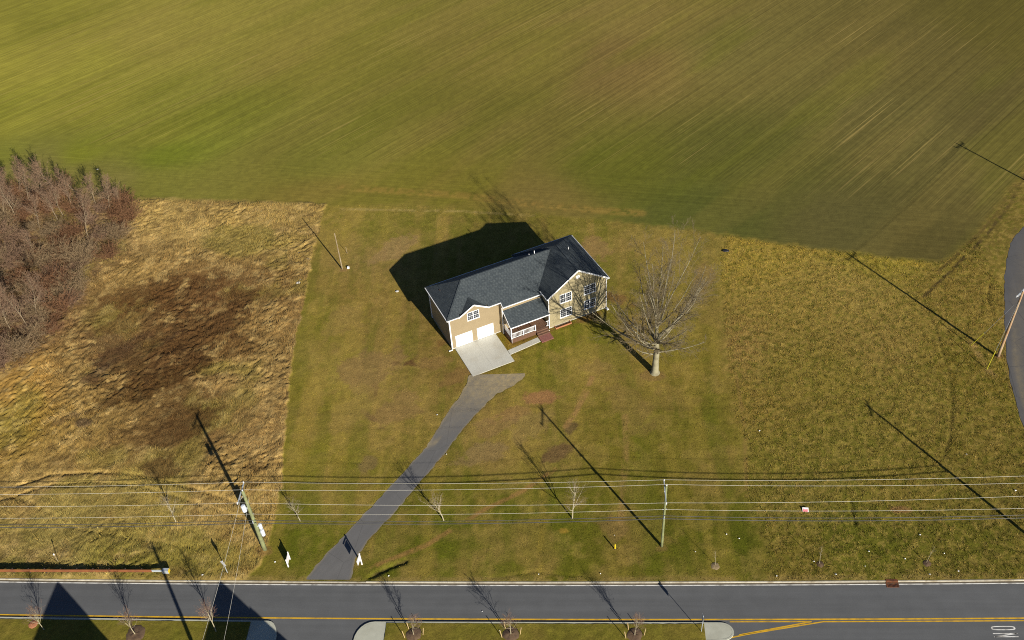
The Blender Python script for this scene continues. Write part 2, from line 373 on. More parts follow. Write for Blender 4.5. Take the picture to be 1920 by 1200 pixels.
MAT['shrub_red'] = pmat('russet_shrub_stems', (0.21, 0.105, 0.05), 0.9, 0.35, 0.8)
MAT['yellow'] = pmat('yellow_plastic', (0.75, 0.52, 0.02), 0.5, 0.08)
MAT['yguy'] = pmat('faded_yellow_guy_guard', (0.42, 0.38, 0.02), 0.5, 0.15)
MAT['litter'] = pmat('white_litter', (0.72, 0.72, 0.7), 0.6, 0.1)
MAT['rock'] = pmat('pale_stone', (0.5, 0.48, 0.44), 0.9, 0.3, 2.0)
MAT['black'] = pmat('black_rubbish_bag', (0.02, 0.02, 0.025), 0.4, 0.3, 5.0)
MAT['pink'] = pmat('faded_red_sign_print', (0.62, 0.16, 0.19), 0.5, 0.15)
MAT['farroof'] = pmat('grey_roofing', (0.08, 0.08, 0.085), 0.85, 0.25, 2.0)

# ------------------------------------------------------------------ road frame (s along the main road, t towards the field)
RM = np.array([-2.13, 61.29]); RTv = np.array([113.31, -9.72]); RTv = RTv / np.linalg.norm(RTv); RN = np.array([-RTv[1], RTv[0]])
def bend(s):
    s = np.abs(s); return np.where(s < 60, 0.37 * (s / 57) ** 2, 0.41 + 0.0137 * (s - 60))
def road(s, t):
    s = np.asarray(s, float); t = np.asarray(t, float); tb = t + bend(s)
    return np.stack([RM[0] + s * RTv[0] + tb * RN[0], RM[1] + s * RTv[1] + tb * RN[1]], -1)
def st(p):
    d = np.asarray(p, float) - RM; s = float(d @ RTv); return s, float(d @ RN) - float(bend(s))
ZR = -0.13                                             # road surface; lawns lie at 0

# ------------------------------------------------------------------ house frame (u along the front, v to the back)
HX, HY, HA = -8.523, 99.055, math.radians(22.66)
CA, SA = math.cos(HA), math.sin(HA)
def hp(u, v): return (HX + u * CA - v * SA, HY + u * SA + v * CA)

# ------------------------------------------------------------------ ground regions
FIELD_EDGE = [(-260, 300), (0, 338), (120, 352), (260, 374), (400, 377), (500, 380), (620, 385), (760, 384), (860, 388), (980, 398), (1100, 410), (1200, 420), (1300, 432), (1380, 444), (1450, 456), (1520, 464), (1600, 473), (1680, 484), (1760, 492), (1800, 470), (1840, 428), (1885, 362), (1925, 305), (2060, 180)]
EDGE_W = PX(FIELD_EDGE)
FIELD = EDGE_W + [(230, 330), (-330, 330)]
LAWN_L = PX([(455, 1092), (486, 1060), (505, 1012), (524, 952), (530, 908), (530, 860), (534, 790), (541, 720), (554, 640), (568, 570), (580, 500), (594, 450), (606, 410), (612, 380), (620, 330)])
LAWN_R = PX([(1346, 425), (1352, 520), (1360, 640), (1374, 740), (1388, 840), (1398, 905), (1402, 940), (1425, 1000), (1432, 1100)])
MEADOW = LAWN_L + [(-400, 190), (-400, 60)]
PASTURE = LAWN_R + [(260, 20), (260, 200)]
DRIVE_L = PX([(880, 703), (877, 709), (868, 732), (838, 776), (824, 800), (800, 838), (760, 882), (700, 945), (650, 998), (606, 1046), (568, 1090)])
DRIVE_R = PX([(985, 700), (984, 707), (963, 722), (934, 738), (900, 768), (870, 802), (835, 848), (795, 897), (745, 955), (690, 1014), (668, 1046), (658, 1090)])
SIDE_L = PX([(2010, 330), (1960, 378), (1920, 425), (1900, 447), (1888, 482), (1883, 540), (1884, 600), (1888, 680), (1898, 730), (1915, 790), (1950, 880), (1990, 960)])
SIDE_R = [(x + 8.2 + 0.02 * (y - 60), y - 1.5) for x, y in SIDE_L]
SINKS = [DRIVE_L + DRIVE_R[::-1], SIDE_L + SIDE_R[::-1],
         [hp(-.2, -6.3), hp(6.7, -6.3), hp(6.7, 0.3), hp(-.2, .3)],
         [hp(0, 0), hp(7.4, 0), hp(7.4, -3.2), hp(13.5, -3.2), hp(13.6, -2.7), hp(22.7, -2.7), hp(22.7, 7.8), hp(0, 7.3)],
         [hp(6.5, -4.9), hp(13.4, -4.9), hp(13.4, -2.9), hp(11.4, -2.9), hp(11.4, -3.9), hp(6.5, -3.9)]]

CP = {}                                                 # mean colours of the cover at points; upper-left field includes painted lens glow
CP['field'] = [(20, 318, 112, 102, 48), (80, 312, 112, 102, 46), (150, 325, 113, 103, 46), (215, 345, 114, 104, 46), (50, 50, 120, 112, 35), (0, 150, 140, 130, 44), (0, 60, 132, 122, 42), (0, 230, 130, 122, 40), (120, 120, 136, 126, 44), (160, 200, 128, 119, 40), (300, 70, 134, 120, 48), (-150, 150, 146, 134, 44), (300, 250, 118, 112, 36), (600, 100, 122, 108, 42), (600, 300, 108, 102, 34), (960, 100, 118, 102, 42), (960, 250, 102, 90, 34), (1150, 120, 110, 90, 42), (1150, 310, 88, 86, 22), (1400, 100, 104, 92, 40), (1400, 300, 86, 82, 28), (1700, 100, 94, 82, 35), (1700, 250, 92, 82, 36), (1900, 50, 88, 78, 27), (1900, 250, 86, 75, 33), (150, 290, 110, 110, 26), (300, 340, 113, 107, 38), (310, 292, 102, 106, 24), (600, 372, 116, 100, 38), (1000, 385, 110, 93, 40), (860, 360, 112, 98, 34), (1300, 405, 80, 80, 28), (1600, 432, 86, 78, 35), (1750, 472, 82, 72, 30), (0, 300, 112, 110, 34), (1200, 20, 120, 102, 46)]  # points near the upper left are lightened to paint in the lens glow
CP['meadow'] = [(300, 410, 152, 126, 66), (450, 430, 150, 124, 63), (560, 450, 138, 114, 57), (250, 520, 128, 102, 52), (400, 560, 92, 66, 34), (250, 600, 98, 72, 36), (330, 680, 84, 60, 30), (150, 700, 130, 104, 54), (60, 720, 142, 108, 48), (30, 800, 128, 102, 40), (380, 780, 102, 76, 38), (480, 700, 140, 113, 60), (500, 820, 142, 113, 60), (300, 850, 104, 78, 40), (150, 850, 126, 100, 48), (100, 920, 146, 120, 64), (250, 950, 146, 120, 62), (400, 950, 142, 116, 60), (450, 1020, 130, 106, 50), (100, 1030, 146, 122, 68), (350, 1062, 116, 100, 40), (480, 600, 132, 104, 54), (60, 1075, 92, 86, 26), (200, 1076, 95, 88, 28), (450, 560, 112, 84, 44), (200, 650, 104, 80, 44), (100, 500, 95, 70, 45), (40, 620, 85, 62, 42), (180, 450, 98, 75, 50), (430, 640, 104, 78, 38), (350, 560, 95, 68, 34)]
CP['lawn'] = [(600, 600, 122, 105, 45), (570, 750, 118, 101, 40), (640, 700, 125, 108, 50), (700, 800, 118, 98, 48), (720, 640, 115, 95, 48), (760, 750, 118, 98, 50), (640, 420, 118, 102, 45), (700, 430, 105, 95, 38), (780, 400, 110, 96, 42), (660, 560, 114, 94, 46), (800, 600, 105, 86, 42), (850, 690, 104, 84, 42), (600, 850, 118, 102, 40), (650, 950, 102, 92, 32), (560, 1040, 70, 73, 12), (545, 990, 76, 77, 16), (620, 1000, 90, 84, 28), (900, 850, 106, 89, 42), (1000, 690, 95, 88, 30), (1050, 650, 80, 82, 16), (1020, 670, 82, 83, 18), (1090, 640, 86, 84, 22), (960, 780, 112, 92, 48), (1100, 720, 106, 91, 38), (1040, 850, 105, 88, 42), (1150, 850, 98, 86, 30), (1170, 700, 110, 92, 42), (1250, 800, 99, 89, 32), (1300, 600, 102, 90, 36), (1330, 850, 99, 89, 32), (900, 1000, 72, 74, 14), (820, 1010, 74, 75, 16), (1060, 1020, 74, 75, 15), (980, 960, 78, 78, 18), (1000, 1050, 84, 79, 22), (750, 1050, 76, 75, 18), (850, 930, 96, 86, 30), (1100, 960, 83, 79, 20), (1180, 1000, 92, 79, 30), (1300, 1000, 68, 71, 12), (1240, 1030, 72, 73, 14), (1370, 1020, 70, 72, 14), (1300, 930, 89, 81, 25), (1150, 480, 110, 93, 45), (1250, 450, 111, 96, 45), (1100, 440, 108, 92, 42), (1250, 650, 96, 86, 28), (1180, 620, 106, 89, 40), (560, 1084, 92, 80, 34), (900, 1084, 100, 88, 38), (1300, 1084, 98, 86, 36), (950, 640, 112, 84, 28), (700, 480, 122, 100, 56)]
CP['pasture'] = [(1420, 480, 140, 116, 50), (1500, 560, 132, 109, 52), (1450, 680, 116, 99, 42), (1600, 550, 132, 109, 55), (1550, 700, 116, 99, 42), (1650, 650, 126, 103, 52), (1720, 750, 112, 95, 42), (1600, 850, 106, 93, 38), (1500, 930, 110, 95, 42), (1800, 550, 114, 93, 42), (1800, 700, 106, 89, 35), (1850, 850, 101, 85, 35), (1700, 920, 106, 89, 38), (1450, 850, 109, 95, 38), (1600, 1000, 84, 81, 22), (1680, 1030, 82, 79, 22), (1800, 1000, 86, 79, 25), (1500, 1060, 98, 84, 33), (1750, 1072, 98, 84, 36), (1880, 950, 98, 83, 35), (1850, 430, 96, 80, 35), (1400, 760, 120, 98, 44), (1400, 660, 128, 100, 55), (1650, 480, 130, 112, 42)]
PATCH = [(1226, 703, 1.5, 1.1, 0, (112, 88, 50), .7), (497, 1033, .8, .6, 0, (110, 84, 48), .6), (1241, 1029, .6, .45, 0, (104, 84, 44), .6), (1871, 670, .9, .6, 30, (104, 78, 46), .7), (642, 506, .7, .5, 0, (118, 92, 56), .7),  # px, py, half length m, half width m, angle deg (world), colour, strength: bare or dead spots in the cover
    (770, 681, 1.15, .95, 0, (82, 60, 32), .95), (743, 681, .7, .6, 0, (92, 70, 38), .8), (1068, 806, 1.5, .8, 60, (86, 70, 40), .9), (1045, 848, 2.0, 1.1, 30, (90, 70, 42), .9),
    (1008, 746, 2.0, 1.4, 10, (128, 92, 58), .85), (962, 772, 3.2, 1.3, 25, (124, 96, 56), .7), (900, 850, 3.0, 1.8, 20, (114, 94, 58), .7), (990, 800, 3.5, 2.0, 30, (116, 96, 56), .5),
    (1058, 996, .6, .4, 0, (142, 112, 44), .6), (690, 870, 1.6, 1.2, 0, (104, 86, 52), .7), (700, 735, 1.3, .7, 80, (98, 74, 44), .55), (692, 780, 1.7, .5, -50, (96, 72, 48), .55),
    (735, 470, 4.0, 2.4, 40, (128, 104, 66), .6), (800, 680, 3.0, 1.6, 10, (112, 86, 50), .5), (860, 705, 2.4, 1.0, 30, (108, 82, 46), .6), (700, 690, 5, 3.5, 20, (118, 94, 56), .7), (660, 770, 4, 2.5, 70, (126, 106, 52), .6), (745, 770, 4, 2.2, 40, (116, 92, 54), .6), (600, 720, 3.5, 1.6, 80, (130, 110, 50), .5), (1180, 760, 2.0, 5.0, 10, (116, 94, 50), .45), (930, 800, 3, 1.6, 20, (118, 94, 56), .55), (650, 600, 4, 2.5, 60, (124, 102, 54), .5), (1120, 690, 2.5, 1.5, 0, (118, 96, 52), .5),
    (215, 668, 3.0, 1.5, 40, (70, 55, 42), .6), (255, 640, 2.4, 1.2, 40, (72, 56, 42), .5), (185, 700, 2.6, 1.0, 50, (68, 54, 44), .55), (120, 790, 2.6, .9, 35, (76, 58, 42), .5), (160, 795, 1.0, .8, 0, (66, 52, 42), .7), (335, 630, 2.0, .8, 30, (72, 56, 44), .6),
    (430, 560, 4.5, 2.2, 0, (84, 58, 30), .7), (290, 545, 7.5, 2.8, 10, (88, 62, 32), .75), (390, 625, 7, 2.8, 30, (72, 50, 24), .8), (290, 720, 7.5, 2.4, 30, (70, 48, 22), .8), (345, 800, 5, 2.2, 30, (76, 54, 27), .75), (250, 600, 6, 2, 20, (84, 60, 32), .6), (450, 650, 3.5, 2.4, 60, (84, 60, 30), .6), (330, 640, 11, 5.5, 32, (80, 56, 30), .62), (330, 560, 9, 3.0, 12, (84, 58, 30), .6), (300, 790, 6, 3, 30, (86, 62, 32), .5), (300, 880, 2.6, 1.5, -20, (84, 64, 34), .8), (480, 880, 1.6, 1.0, 0, (95, 74, 42), .6),
    (1690, 955, 1.2, .5, 0, (112, 82, 50), .7), (1145, 990, 1.6, 2.0, 0, (106, 86, 46), .7), (1320, 520, 4, 1.5, 80, (120, 96, 60), .5), (1115, 470, 2.2, 3.5, 0, (126, 98, 62), .55), (1150, 560, 2.5, 1.2, -40, (102, 74, 42), .7), (1100, 596, 3.0, .8, 23, (98, 72, 38), .7), (1000, 628, 3.5, 1.0, 23, (100, 74, 36), .6), (835, 640, 1.5, .8, 23, (104, 78, 40), .7)]
STREAK = [  # polyline px, half width m, colour, strength: trenches, mower lines, worn tracks
    ([(700, 1062), (800, 1022), (860, 985), (910, 955), (985, 918), (1040, 880)], .34, (120, 90, 50), .75), ([(1012, 1080), (1016, 1000), (1020, 930), (1010, 890)], .45, (112, 96, 36), .6),
    ([(1172, 780), (1174, 850), (1166, 930), (1164, 1000)], .4, (126, 100, 56), .6), ([(1110, 708), (1096, 740), (1078, 775), (1060, 800)], .42, (128, 98, 58), .75), ([(690, 1084), (712, 1072), (735, 1062), (760, 1052)], .22, (60, 50, 30), .8),
    ([(1380, 700), (1396, 800), (1400, 930)], .25, (122, 96, 52), .5), ([(1905, 430), (1893, 480), (1886, 560), (1888, 660), (1900, 730)], .5, (92, 74, 40), .7), ([(0, 1083), (700, 1087), (1300, 1087), (1920, 1081)], .45, (118, 98, 56), .55),
    ([(640, 392), (860, 396), (1000, 404)], .35, (136, 118, 68), .6), ([(270, 376), (420, 380), (520, 384), (600, 390)], .9, (136, 112, 60), .5), ([(640, 352), (860, 366), (1060, 390), (1200, 400)], 1.0, (126, 100, 46), .5),
    ([(1370, 448), (1500, 470), (1620, 486), (1740, 498)], .7, (136, 114, 44), .5), ([(1820, 640), (1850, 690), (1862, 705)], .5, (128, 104, 62), .6), ([(1595, 940), (1597, 958), (1602, 980)], .2, (56, 46, 24), .8), ([(1925, 322), (1895, 380), (1850, 440), (1800, 490), (1732, 556)], .3, (66, 54, 28), .9), ([(1905, 345), (1870, 400), (1820, 455), (1760, 508)], .35, (76, 62, 30), .7), ([(1755, 620), (1776, 690), (1786, 760), (1782, 820), (1768, 862)], .25, (76, 66, 28), .7)]
RUT = [  # wheel ruts: polyline px, half width m, depth m
    ([(-30, 945), (20, 933), (60, 918), (110, 907), (170, 904), (230, 908), (290, 921), (350, 938), (420, 962), (460, 975)], .22, .16), ([(30, 912), (95, 890), (190, 885), (270, 892), (330, 908), (390, 925), (445, 945)], .25, .18), ([(0, 926), (60, 944), (110, 972)], .22, .12), ([(105, 980), (180, 1000), (280, 1016), (380, 1030)], .2, .09),
    ([(1735, 575), (1755, 620), (1776, 690), (1786, 760), (1782, 820), (1768, 862)], .22, .06), ([(1925, 322), (1895, 380), (1850, 440), (1800, 490), (1732, 556)], .3, .03), ([(1905, 345), (1870, 400), (1820, 455), (1760, 508), (1700, 545)], .25, .02), ([(1862, 590), (1850, 560), (1856, 530)], .2, .08),
    ([(690, 1084), (712, 1072), (735, 1062), (760, 1052)], .3, .22), ([(1090, 1080), (1000, 1072), (920, 1084)], .2, .06), ([(1595, 938), (1597, 958), (1603, 982)], .22, .16)]
RUT_W = [(PX(p), w, d) for p, w, d in RUT]; STREAK_W = [(PX(p), w, c, s) for p, w, c, s in STREAK]
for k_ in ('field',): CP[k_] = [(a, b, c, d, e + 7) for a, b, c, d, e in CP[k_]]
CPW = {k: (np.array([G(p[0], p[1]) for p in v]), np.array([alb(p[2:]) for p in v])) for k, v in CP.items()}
def idw(X, Y, key):
    P_, C = CPW[key]; num = np.zeros((len(X), 3), np.float32); den = np.zeros(len(X), np.float32)
    for (a, b), c in zip(P_, C):
        w = 1.0 / ((X - a) ** 2 + (Y - b) ** 2 + 9.0) ** 1.8
        num += w[:, None] * c; den += w
    return num / den[:, None]
def cover(X, Y):
    """albedo, masks and region of the ground cover at world points"""
    wx = X + 0.9 * (fbm(X * .8, Y * .8, 3, 3) - .5); wy = Y + 0.9 * (fbm(X * .8, Y * .8, 4, 3) - .5)
    dF = sdf(wx, wy, FIELD) + 1.6 * (fbm(X * .7, Y * .7, 7, 4, .6) - .5); lw = 1.6 * (fbm(X * .22, Y * .22, 5, 2) - .5); dM = sdf(X + .9 * (wx - X) + lw * .5, Y + .9 * (wy - Y), MEADOW); dP = sdf(wx + lw * 1.6, wy, PASTURE) + 2.2 * (fbm(X * .9, Y * .9, 6, 3) - .5)
    n1 = fbm(X * .11, Y * .11, 11, 4); n2 = fbm(X * .5, Y * .5, 12, 4); n3 = fbm(X * 1.6, Y * 1.6, 13, 3); n4 = fbm(X * .05, Y * .05, 14, 3)
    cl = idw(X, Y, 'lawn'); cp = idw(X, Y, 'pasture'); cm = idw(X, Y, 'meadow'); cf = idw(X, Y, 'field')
    def tint(c, n, g, lo=.42, hi=.62, amt=.5):
        return c + (np.asarray(g) - c) * (sstep(lo, hi, n) * amt)[:, None]
    cl = tint(cl, fbm(X * .9, Y * .9, 19, 4), alb((80, 80, 18)), .46, .7, .3); cl = tint(cl, fbm(X * .6, Y * .6, 15, 5, .6), alb((140, 116, 64)), .48, .66, .26); cl = tint(cl, fbm(X * .16, Y * .16, 47, 4, .6), alb((128, 102, 58)), .52, .64, .3)
    rs_ = (X - RM[0]) * RTv[0] + (Y - RM[1]) * RTv[1]; rt_ = (X - RM[0]) * RN[0] + (Y - RM[1]) * RN[1]
    bnd = fbm(rs_ * .42 + .02 * rt_, rt_ * .05, 46, 4, .6)                       # bands left by the mower, running away from the road
    cl = tint(cl, bnd, alb((78, 82, 16)), .48, .66, .36); cl = tint(cl, 1 - bnd, alb((134, 114, 50)), .52, .7, .3)
    cp = tint(cp, fbm(X * 2.4, Y * 2.4, 20, 3, .6), alb((82, 80, 22)), .45, .66, .55); cp = tint(cp, fbm(X * 2.6, Y * 2.6, 16, 3, .6), alb((146, 120, 64)), .5, .66, .4)
    cm = tint(cm, fbm(X * .9, Y * .9, 44, 4, .6), alb((96, 74, 38)), .5, .68, .5); cm = tint(cm, fbm(X * .9, Y * .9, 17, 4, .6), alb((168, 140, 80)), .5, .68, .45); cm = tint(cm, n1, alb((112, 102, 38)), .56, .7, .45)
    ra = math.radians(43); FU = X * math.cos(ra) + Y * math.sin(ra); FV = -X * math.sin(ra) + Y * math.cos(ra)
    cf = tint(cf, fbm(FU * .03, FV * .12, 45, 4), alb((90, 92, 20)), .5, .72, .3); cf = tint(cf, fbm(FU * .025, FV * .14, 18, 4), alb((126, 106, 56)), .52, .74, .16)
    pm = sstep(1.4, -1.4, dP)[:, None]; c = cl * np.array([.975, .99, .9]) * (1 - pm) + cp * np.array([.91, .96, .86]) * pm
    mm = sstep(.12, -.12, dM)[:, None]; c = c * (1 - mm) + cm * np.array([1.04, 1.07, 1.25]) * mm
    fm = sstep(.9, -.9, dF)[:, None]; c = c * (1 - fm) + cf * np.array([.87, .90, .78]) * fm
    for px, py, a, b, ang, colr, k in PATCH:
        gx, gy = G(px, py); an = math.radians(ang); dx, dy = X - gx, Y - gy
        r = np.hypot((dx * math.cos(an) + dy * math.sin(an)) / a, (-dx * math.sin(an) + dy * math.cos(an)) / b)
        near = r < 2.6
        if not near.any(): continue
        m_ = np.zeros(len(X)); m_[near] = sstep(1.15, .72, r[near] + 1.3 * (n2[near] - .5) + .8 * (n3[near] - .5)) * k
        c = c * (1 - m_[:, None]) + alb(colr) * m_[:, None]
    for pts, w, colr, k in STREAK_W:
        m_ = sstep(w * 1.5, w * .5, seg_dist(X, Y, pts) + .5 * (n2 - .5) + .3 * (n3 - .5)) * k * sstep(.38, .6, n3 * .5 + n2 * .5 + .2 * (n1 - .4))
        c = c * (1 - m_[:, None]) + alb(colr) * m_[:, None]
    c = c * (0.82 + 0.36 * n3)[:, None] * (0.9 + .2 * n4)[:, None]
    head = sstep(17, 11, seg_dist(X, Y, EDGE_W[:19]) + 5 * (n1 - .5)) * (dF < .3)
    rowm = (dF < 0.3) * (1 - head)
    reg = np.where(dF < 0, 0, np.where(dM < 0, 1, np.where(dP < 0, 3, 2)))
    return c.astype(np.float32), rowm, head, mm[:, 0], pm[:, 0], fm[:, 0], reg
def relief(X, Y, mm, pm, fm):
    wx = 1.2 * (fbm(X * .35, Y * .35, 21, 3) - .5); wy = 1.2 * (fbm(X * .35, Y * .35, 22, 3) - .5)
    a = math.radians(38); U_ = (X + wx * 2) * math.cos(a) + (Y + wy * 2) * math.sin(a); V_ = -(X + wx * 2) * math.sin(a) + (Y + wy * 2) * math.cos(a)
    r = 1 - np.abs(2 * fbm(U_ * .95, V_ * 2.1, 23, 3, .55) - 1) * 2.2
    rough = .55 + .9 * sstep(.4, .65, fbm(X * .12, Y * .12, 24, 3))
    zm = .15 * rough * np.clip(r, 0, 1) ** 1.2 + .2 * fbm(X * 1.1, Y * 1.1, 25, 3) * rough - .06
    zp = .10 * (fbm(X * 1.5, Y * 1.5, 26, 3, .6) - .4) + .05 * (fbm(X * .3, Y * .3, 29, 2) - .5)
    zl = .055 * (fbm(X * 1.7, Y * 1.7, 27, 3, .6) - .4)
    zf = .05 * (fbm(X * .8, Y * .8, 28, 3) - .4)
    z = zl * (1 - pm) + zp * pm; z = z * (1 - mm) + zm * mm; z = z * (1 - fm) + zf * fm
    for pts, w, d in RUT_W: z = z - d * sstep(w * 1.6, w * .4, seg_dist(X, Y, pts) + .12 * (r - .5))
    return z
def sink_of(X, Y):
    s = np.full(len(X), 1e9)
    for p in SINKS:
        a = np.array(p); m_ = (X > a[:, 0].min() - 3) & (X < a[:, 0].max() + 3) & (Y > a[:, 1].min() - 3) & (Y < a[:, 1].max() + 3)
        if m_.any(): s[m_] = np.minimum(s[m_], sdf(X[m_], Y[m_], p))
    return s
def grow(a, b, h0, h1):
    out = [a]; x = a
    while x < b:
        f = (x - a) / (b - a); x += h0 + (h1 - h0) * f; out.append(x)
    return out
sg = np.arange(-72, 72, .225); sg = np.concatenate([-np.array(grow(72.2, 175, .3, 3.2))[::-1], sg, np.array(grow(72.1, 175, .3, 3.2))])
tg = np.concatenate([np.arange(0, 80, .225), np.array(grow(80.1, 200, .25, 1.6))])
SG, TG = np.meshgrid(sg, tg); gxy = road(SG.ravel(), TG.ravel()); GX, GY = gxy[:, 0], gxy[:, 1]
gc, growm, ghead, gmm, gpm, gfm, greg = cover(GX, GY)
gz = relief(GX, GY, gmm, gpm, gfm)
gs = sink_of(GX, GY); fl = sstep(-.05, .5, gs); gz = gz * fl - .07 * (1 - sstep(-.25, .1, gs))
kb = sstep(0, .6, TG.ravel()); gz = gz * kb - .01 * (1 - kb)
edge_s = sstep(175, 150, np.abs(SG.ravel())); gz = gz * edge_s
gmask = np.stack([growm, ghead, gmm * .8 + gpm * .5], -1)
ns_, nt_ = len(sg), len(tg)
ii = (np.arange(nt_ - 1)[:, None] * ns_ + np.arange(ns_ - 1)[None]).ravel()
quads = np.stack([ii, ii + 1, ii + ns_ + 1, ii + ns_], -1)
qreg = greg[ii]
GV = np.stack([GX, GY, gz], -1)
for rid, nm, lab in ((0, 'crop_field', 'green and straw striped winter crop field behind the house'), (1, 'meadow', 'rough meadow of lodged dry grass left of the lawn'), (2, 'lawn', 'mown olive lawn around the house'), (3, 'pasture', 'coarse tufted pasture right of the lawn')):
    q = quads[qreg == rid]; used, inv = np.unique(q, return_inverse=True)
    me = np_mesh(nm, GV[used], inv.reshape(q.shape), gc[used], smooth=False, extra=gmask[used])
    tag(link(nm, me, MAT['ground']), label=lab, kind='structure')
far = MB()
R_ = 3000
far.add([(-R_, -R_, -.45), (R_, -R_, -.45), (R_, R_, -.45), (-R_, R_, -.45)], [(0, 1, 2, 3)])
tag(far.build('ground', pmat('distant_grassland', tuple(alb((104, 94, 38))), .95, .25, .3, tuple(alb((120, 104, 52))), .02, .8)), kind='structure')

# ------------------------------------------------------------------ main road, kerbs, medians, markings
def strip(name, s0, s1, t0, t1, z, mat, parent=None, th=0.0, step=2.0, z1=None):
    n = max(2, int(abs(s1 - s0) / step)); S = np.linspace(s0, s1, n); a = road(S, np.full(n, t0)); b = road(S, np.full(n, t1))
    z1 = z if z1 is None else z1
    V = [(*p, z) for p in a] + [(*p, z1) for p in b]; F = [(i, i + 1, n + i + 1, n + i) for i in range(n - 1)]
    if th:
        m_ = len(V); V += [(x, y, zz - th) for x, y, zz in V]
        F = F + [(m_ + n + i, m_ + n + i + 1, m_ + i + 1, m_ + i) for i in range(n - 1)] + [(m_ + i, m_ + i + 1, i + 1, i) for i in range(n - 1)] + [(n + i, n + i + 1, m_ + n + i + 1, m_ + n + i) for i in range(n - 1)] + [(0, n, m_ + n, m_), (n - 1, m_ + n - 1, m_ + 2 * n - 1, 2 * n - 1)]
    mb = MB(); mb.add(V, F); return mb.build(name, mat, parent)
road_o = strip('road', -260, 260, -17.2, -.33, ZR, MAT['asphalt'], step=4)
tag(road_o, label='grey asphalt main road along the bottom of the picture', kind='structure')
joint = 3.05
drive_s = [st(G(568, 1090))[0] - .2, st(G(658, 1090))[0] + .3]
gr_s = st(G(1672, 1092, ZR))[0]
k_o = empty('kerb'); tag(k_o, label='pale concrete kerb between main road and grass', kind='structure')
s = -120.0
while s < 120:
    e = s + joint - .012
    mid = (s + e) / 2
    top = (.025 if not (drive_s[0] - 1 < mid < drive_s[1] + 1) else -.06) + random.uniform(-.006, .006)
    g0_, g1_ = gr_s - .66, gr_s + .66
    segs = [(s, e)] if e <= g0_ or s >= g1_ else [(s, g0_), (g1_, e)]
    for a_, b_ in segs:
        if b_ - a_ > .1: strip('kerb_stone', a_, b_, -.13, 0.0, top, MAT['kerb'], k_o, th=.25, step=.8)
    s += joint
tag(strip('gutter', -260, 260, -.33, -.13, ZR + .012, MAT['gutter'], step=4), label='dirty concrete gutter beside the kerb', kind='structure')
strip('edge_line', -260, gr_s - .7, -.45, -.335, ZR + .005, MAT['wpaint'], road_o, step=2)
strip('edge_line', gr_s + .7, 260, -.45, -.335, ZR + .005, MAT['wpaint'], road_o, step=2)
strip('center_line', -260, 260, -4.63, -4.46, ZR + .005, MAT['ypaint'], road_o, step=3)
s_2 = st(G(1368, 1164, ZR))[0]
strip('center_line', s_2, st(G(1520, 1165, ZR))[0], -4.88, -4.75, ZR + .005, MAT['ypaint'], road_o, step=3)
strip('center_line', st(G(1543, 1166, ZR))[0], 260, -4.90, -4.76, ZR + .005, MAT['ypaint'], road_o, step=3)
def paint_poly(name, pts, w, mat):
    mb = MB(); pts = [np.array(G(*p, ZR)) for p in pts]
    for a, b in zip(pts[:-1], pts[1:]):
        d = (b - a) / np.linalg.norm(b - a); n = np.array([-d[1], d[0]]) * w / 2
        mb.add([(*(a - n), ZR + .006), (*(b - n), ZR + .006), (*(b + n), ZR + .006), (*(a + n), ZR + .006)], [(0, 1, 2, 3)])
    return mb.build(name, mat, road_o)
paint_poly('taper_line', [(1386, 1190.5), (1522, 1165.5)], .14, MAT['ypaint'])
paint_poly('taper_line', [(1250, 1215), (1320, 1205), (1354, 1199), (1400, 1189.5), (1543, 1165.8)], .14, MAT['ypaint'])
# ONLY, read by drivers heading right: letter tops point right, first letter on the far side
o0 = np.array(st(G(1881, 1178, ZR)))
def letter(name, strokes, k):
    """strokes in letter space: x 0..1 across (left to right for the driver), y 0..1 along the road"""
    mb = MB(); W_, H_ = .48, 2.45
    def w(p): x, y = p; return (*road(o0[0] - H_ / 2 + y * H_, o0[1] + .26 - k * .80 - x * W_), ZR + .006)
    for a, b, th_a in strokes:
        a = np.array(a); b = np.array(b); d = (b - a) * np.array([W_, H_]); n = np.array([-d[1], d[0]]) / np.linalg.norm(d) * th_a / 2 / np.array([W_, H_])
        mb.add([w(a - n), w(b - n), w(b + n), w(a + n)], [(0, 1, 2, 3)])
    return mb.build(name, MAT['wpaint'], road_o)
def ring(k):
    mb = MB(); n = 28; W_, H_ = .48, 2.45; V = []
    for r in (1.0, 0.0):
        for i in range(n):
            a = 2 * math.pi * i / n; e = .55
            cx = math.copysign(abs(math.cos(a)) ** e, math.cos(a)); cy = math.copysign(abs(math.sin(a)) ** e, math.sin(a))
            hx, hy = (W_ / 2, H_ / 2) if r else (W_ / 2 - .10, H_ / 2 - .17)
            V.append((*road(o0[0] + cy * hy, o0[1] + .26 - k * .80 - W_ / 2 - cx * hx), ZR + .006))
    mb.add(V, [(i, (i + 1) % n, n + (i + 1) % n, n + i) for i in range(n)]); return mb.build('letter', MAT['wpaint'], road_o)
ring(0)
letter('letter', [((.12, 0), (.12, 1), .1), ((.88, 0), (.88, 1), .1), ((.12, .97), (.88, .03), .11)], 1)
letter('letter', [((.12, 0), (.12, 1), .1), ((0, .035), (1, .035), .17)], 2)
letter('letter', [((.5, 0), (.5, .5), .1), ((.5, .48), (.06, 1), .1), ((.5, .48), (.94, 1), .1)], 3)

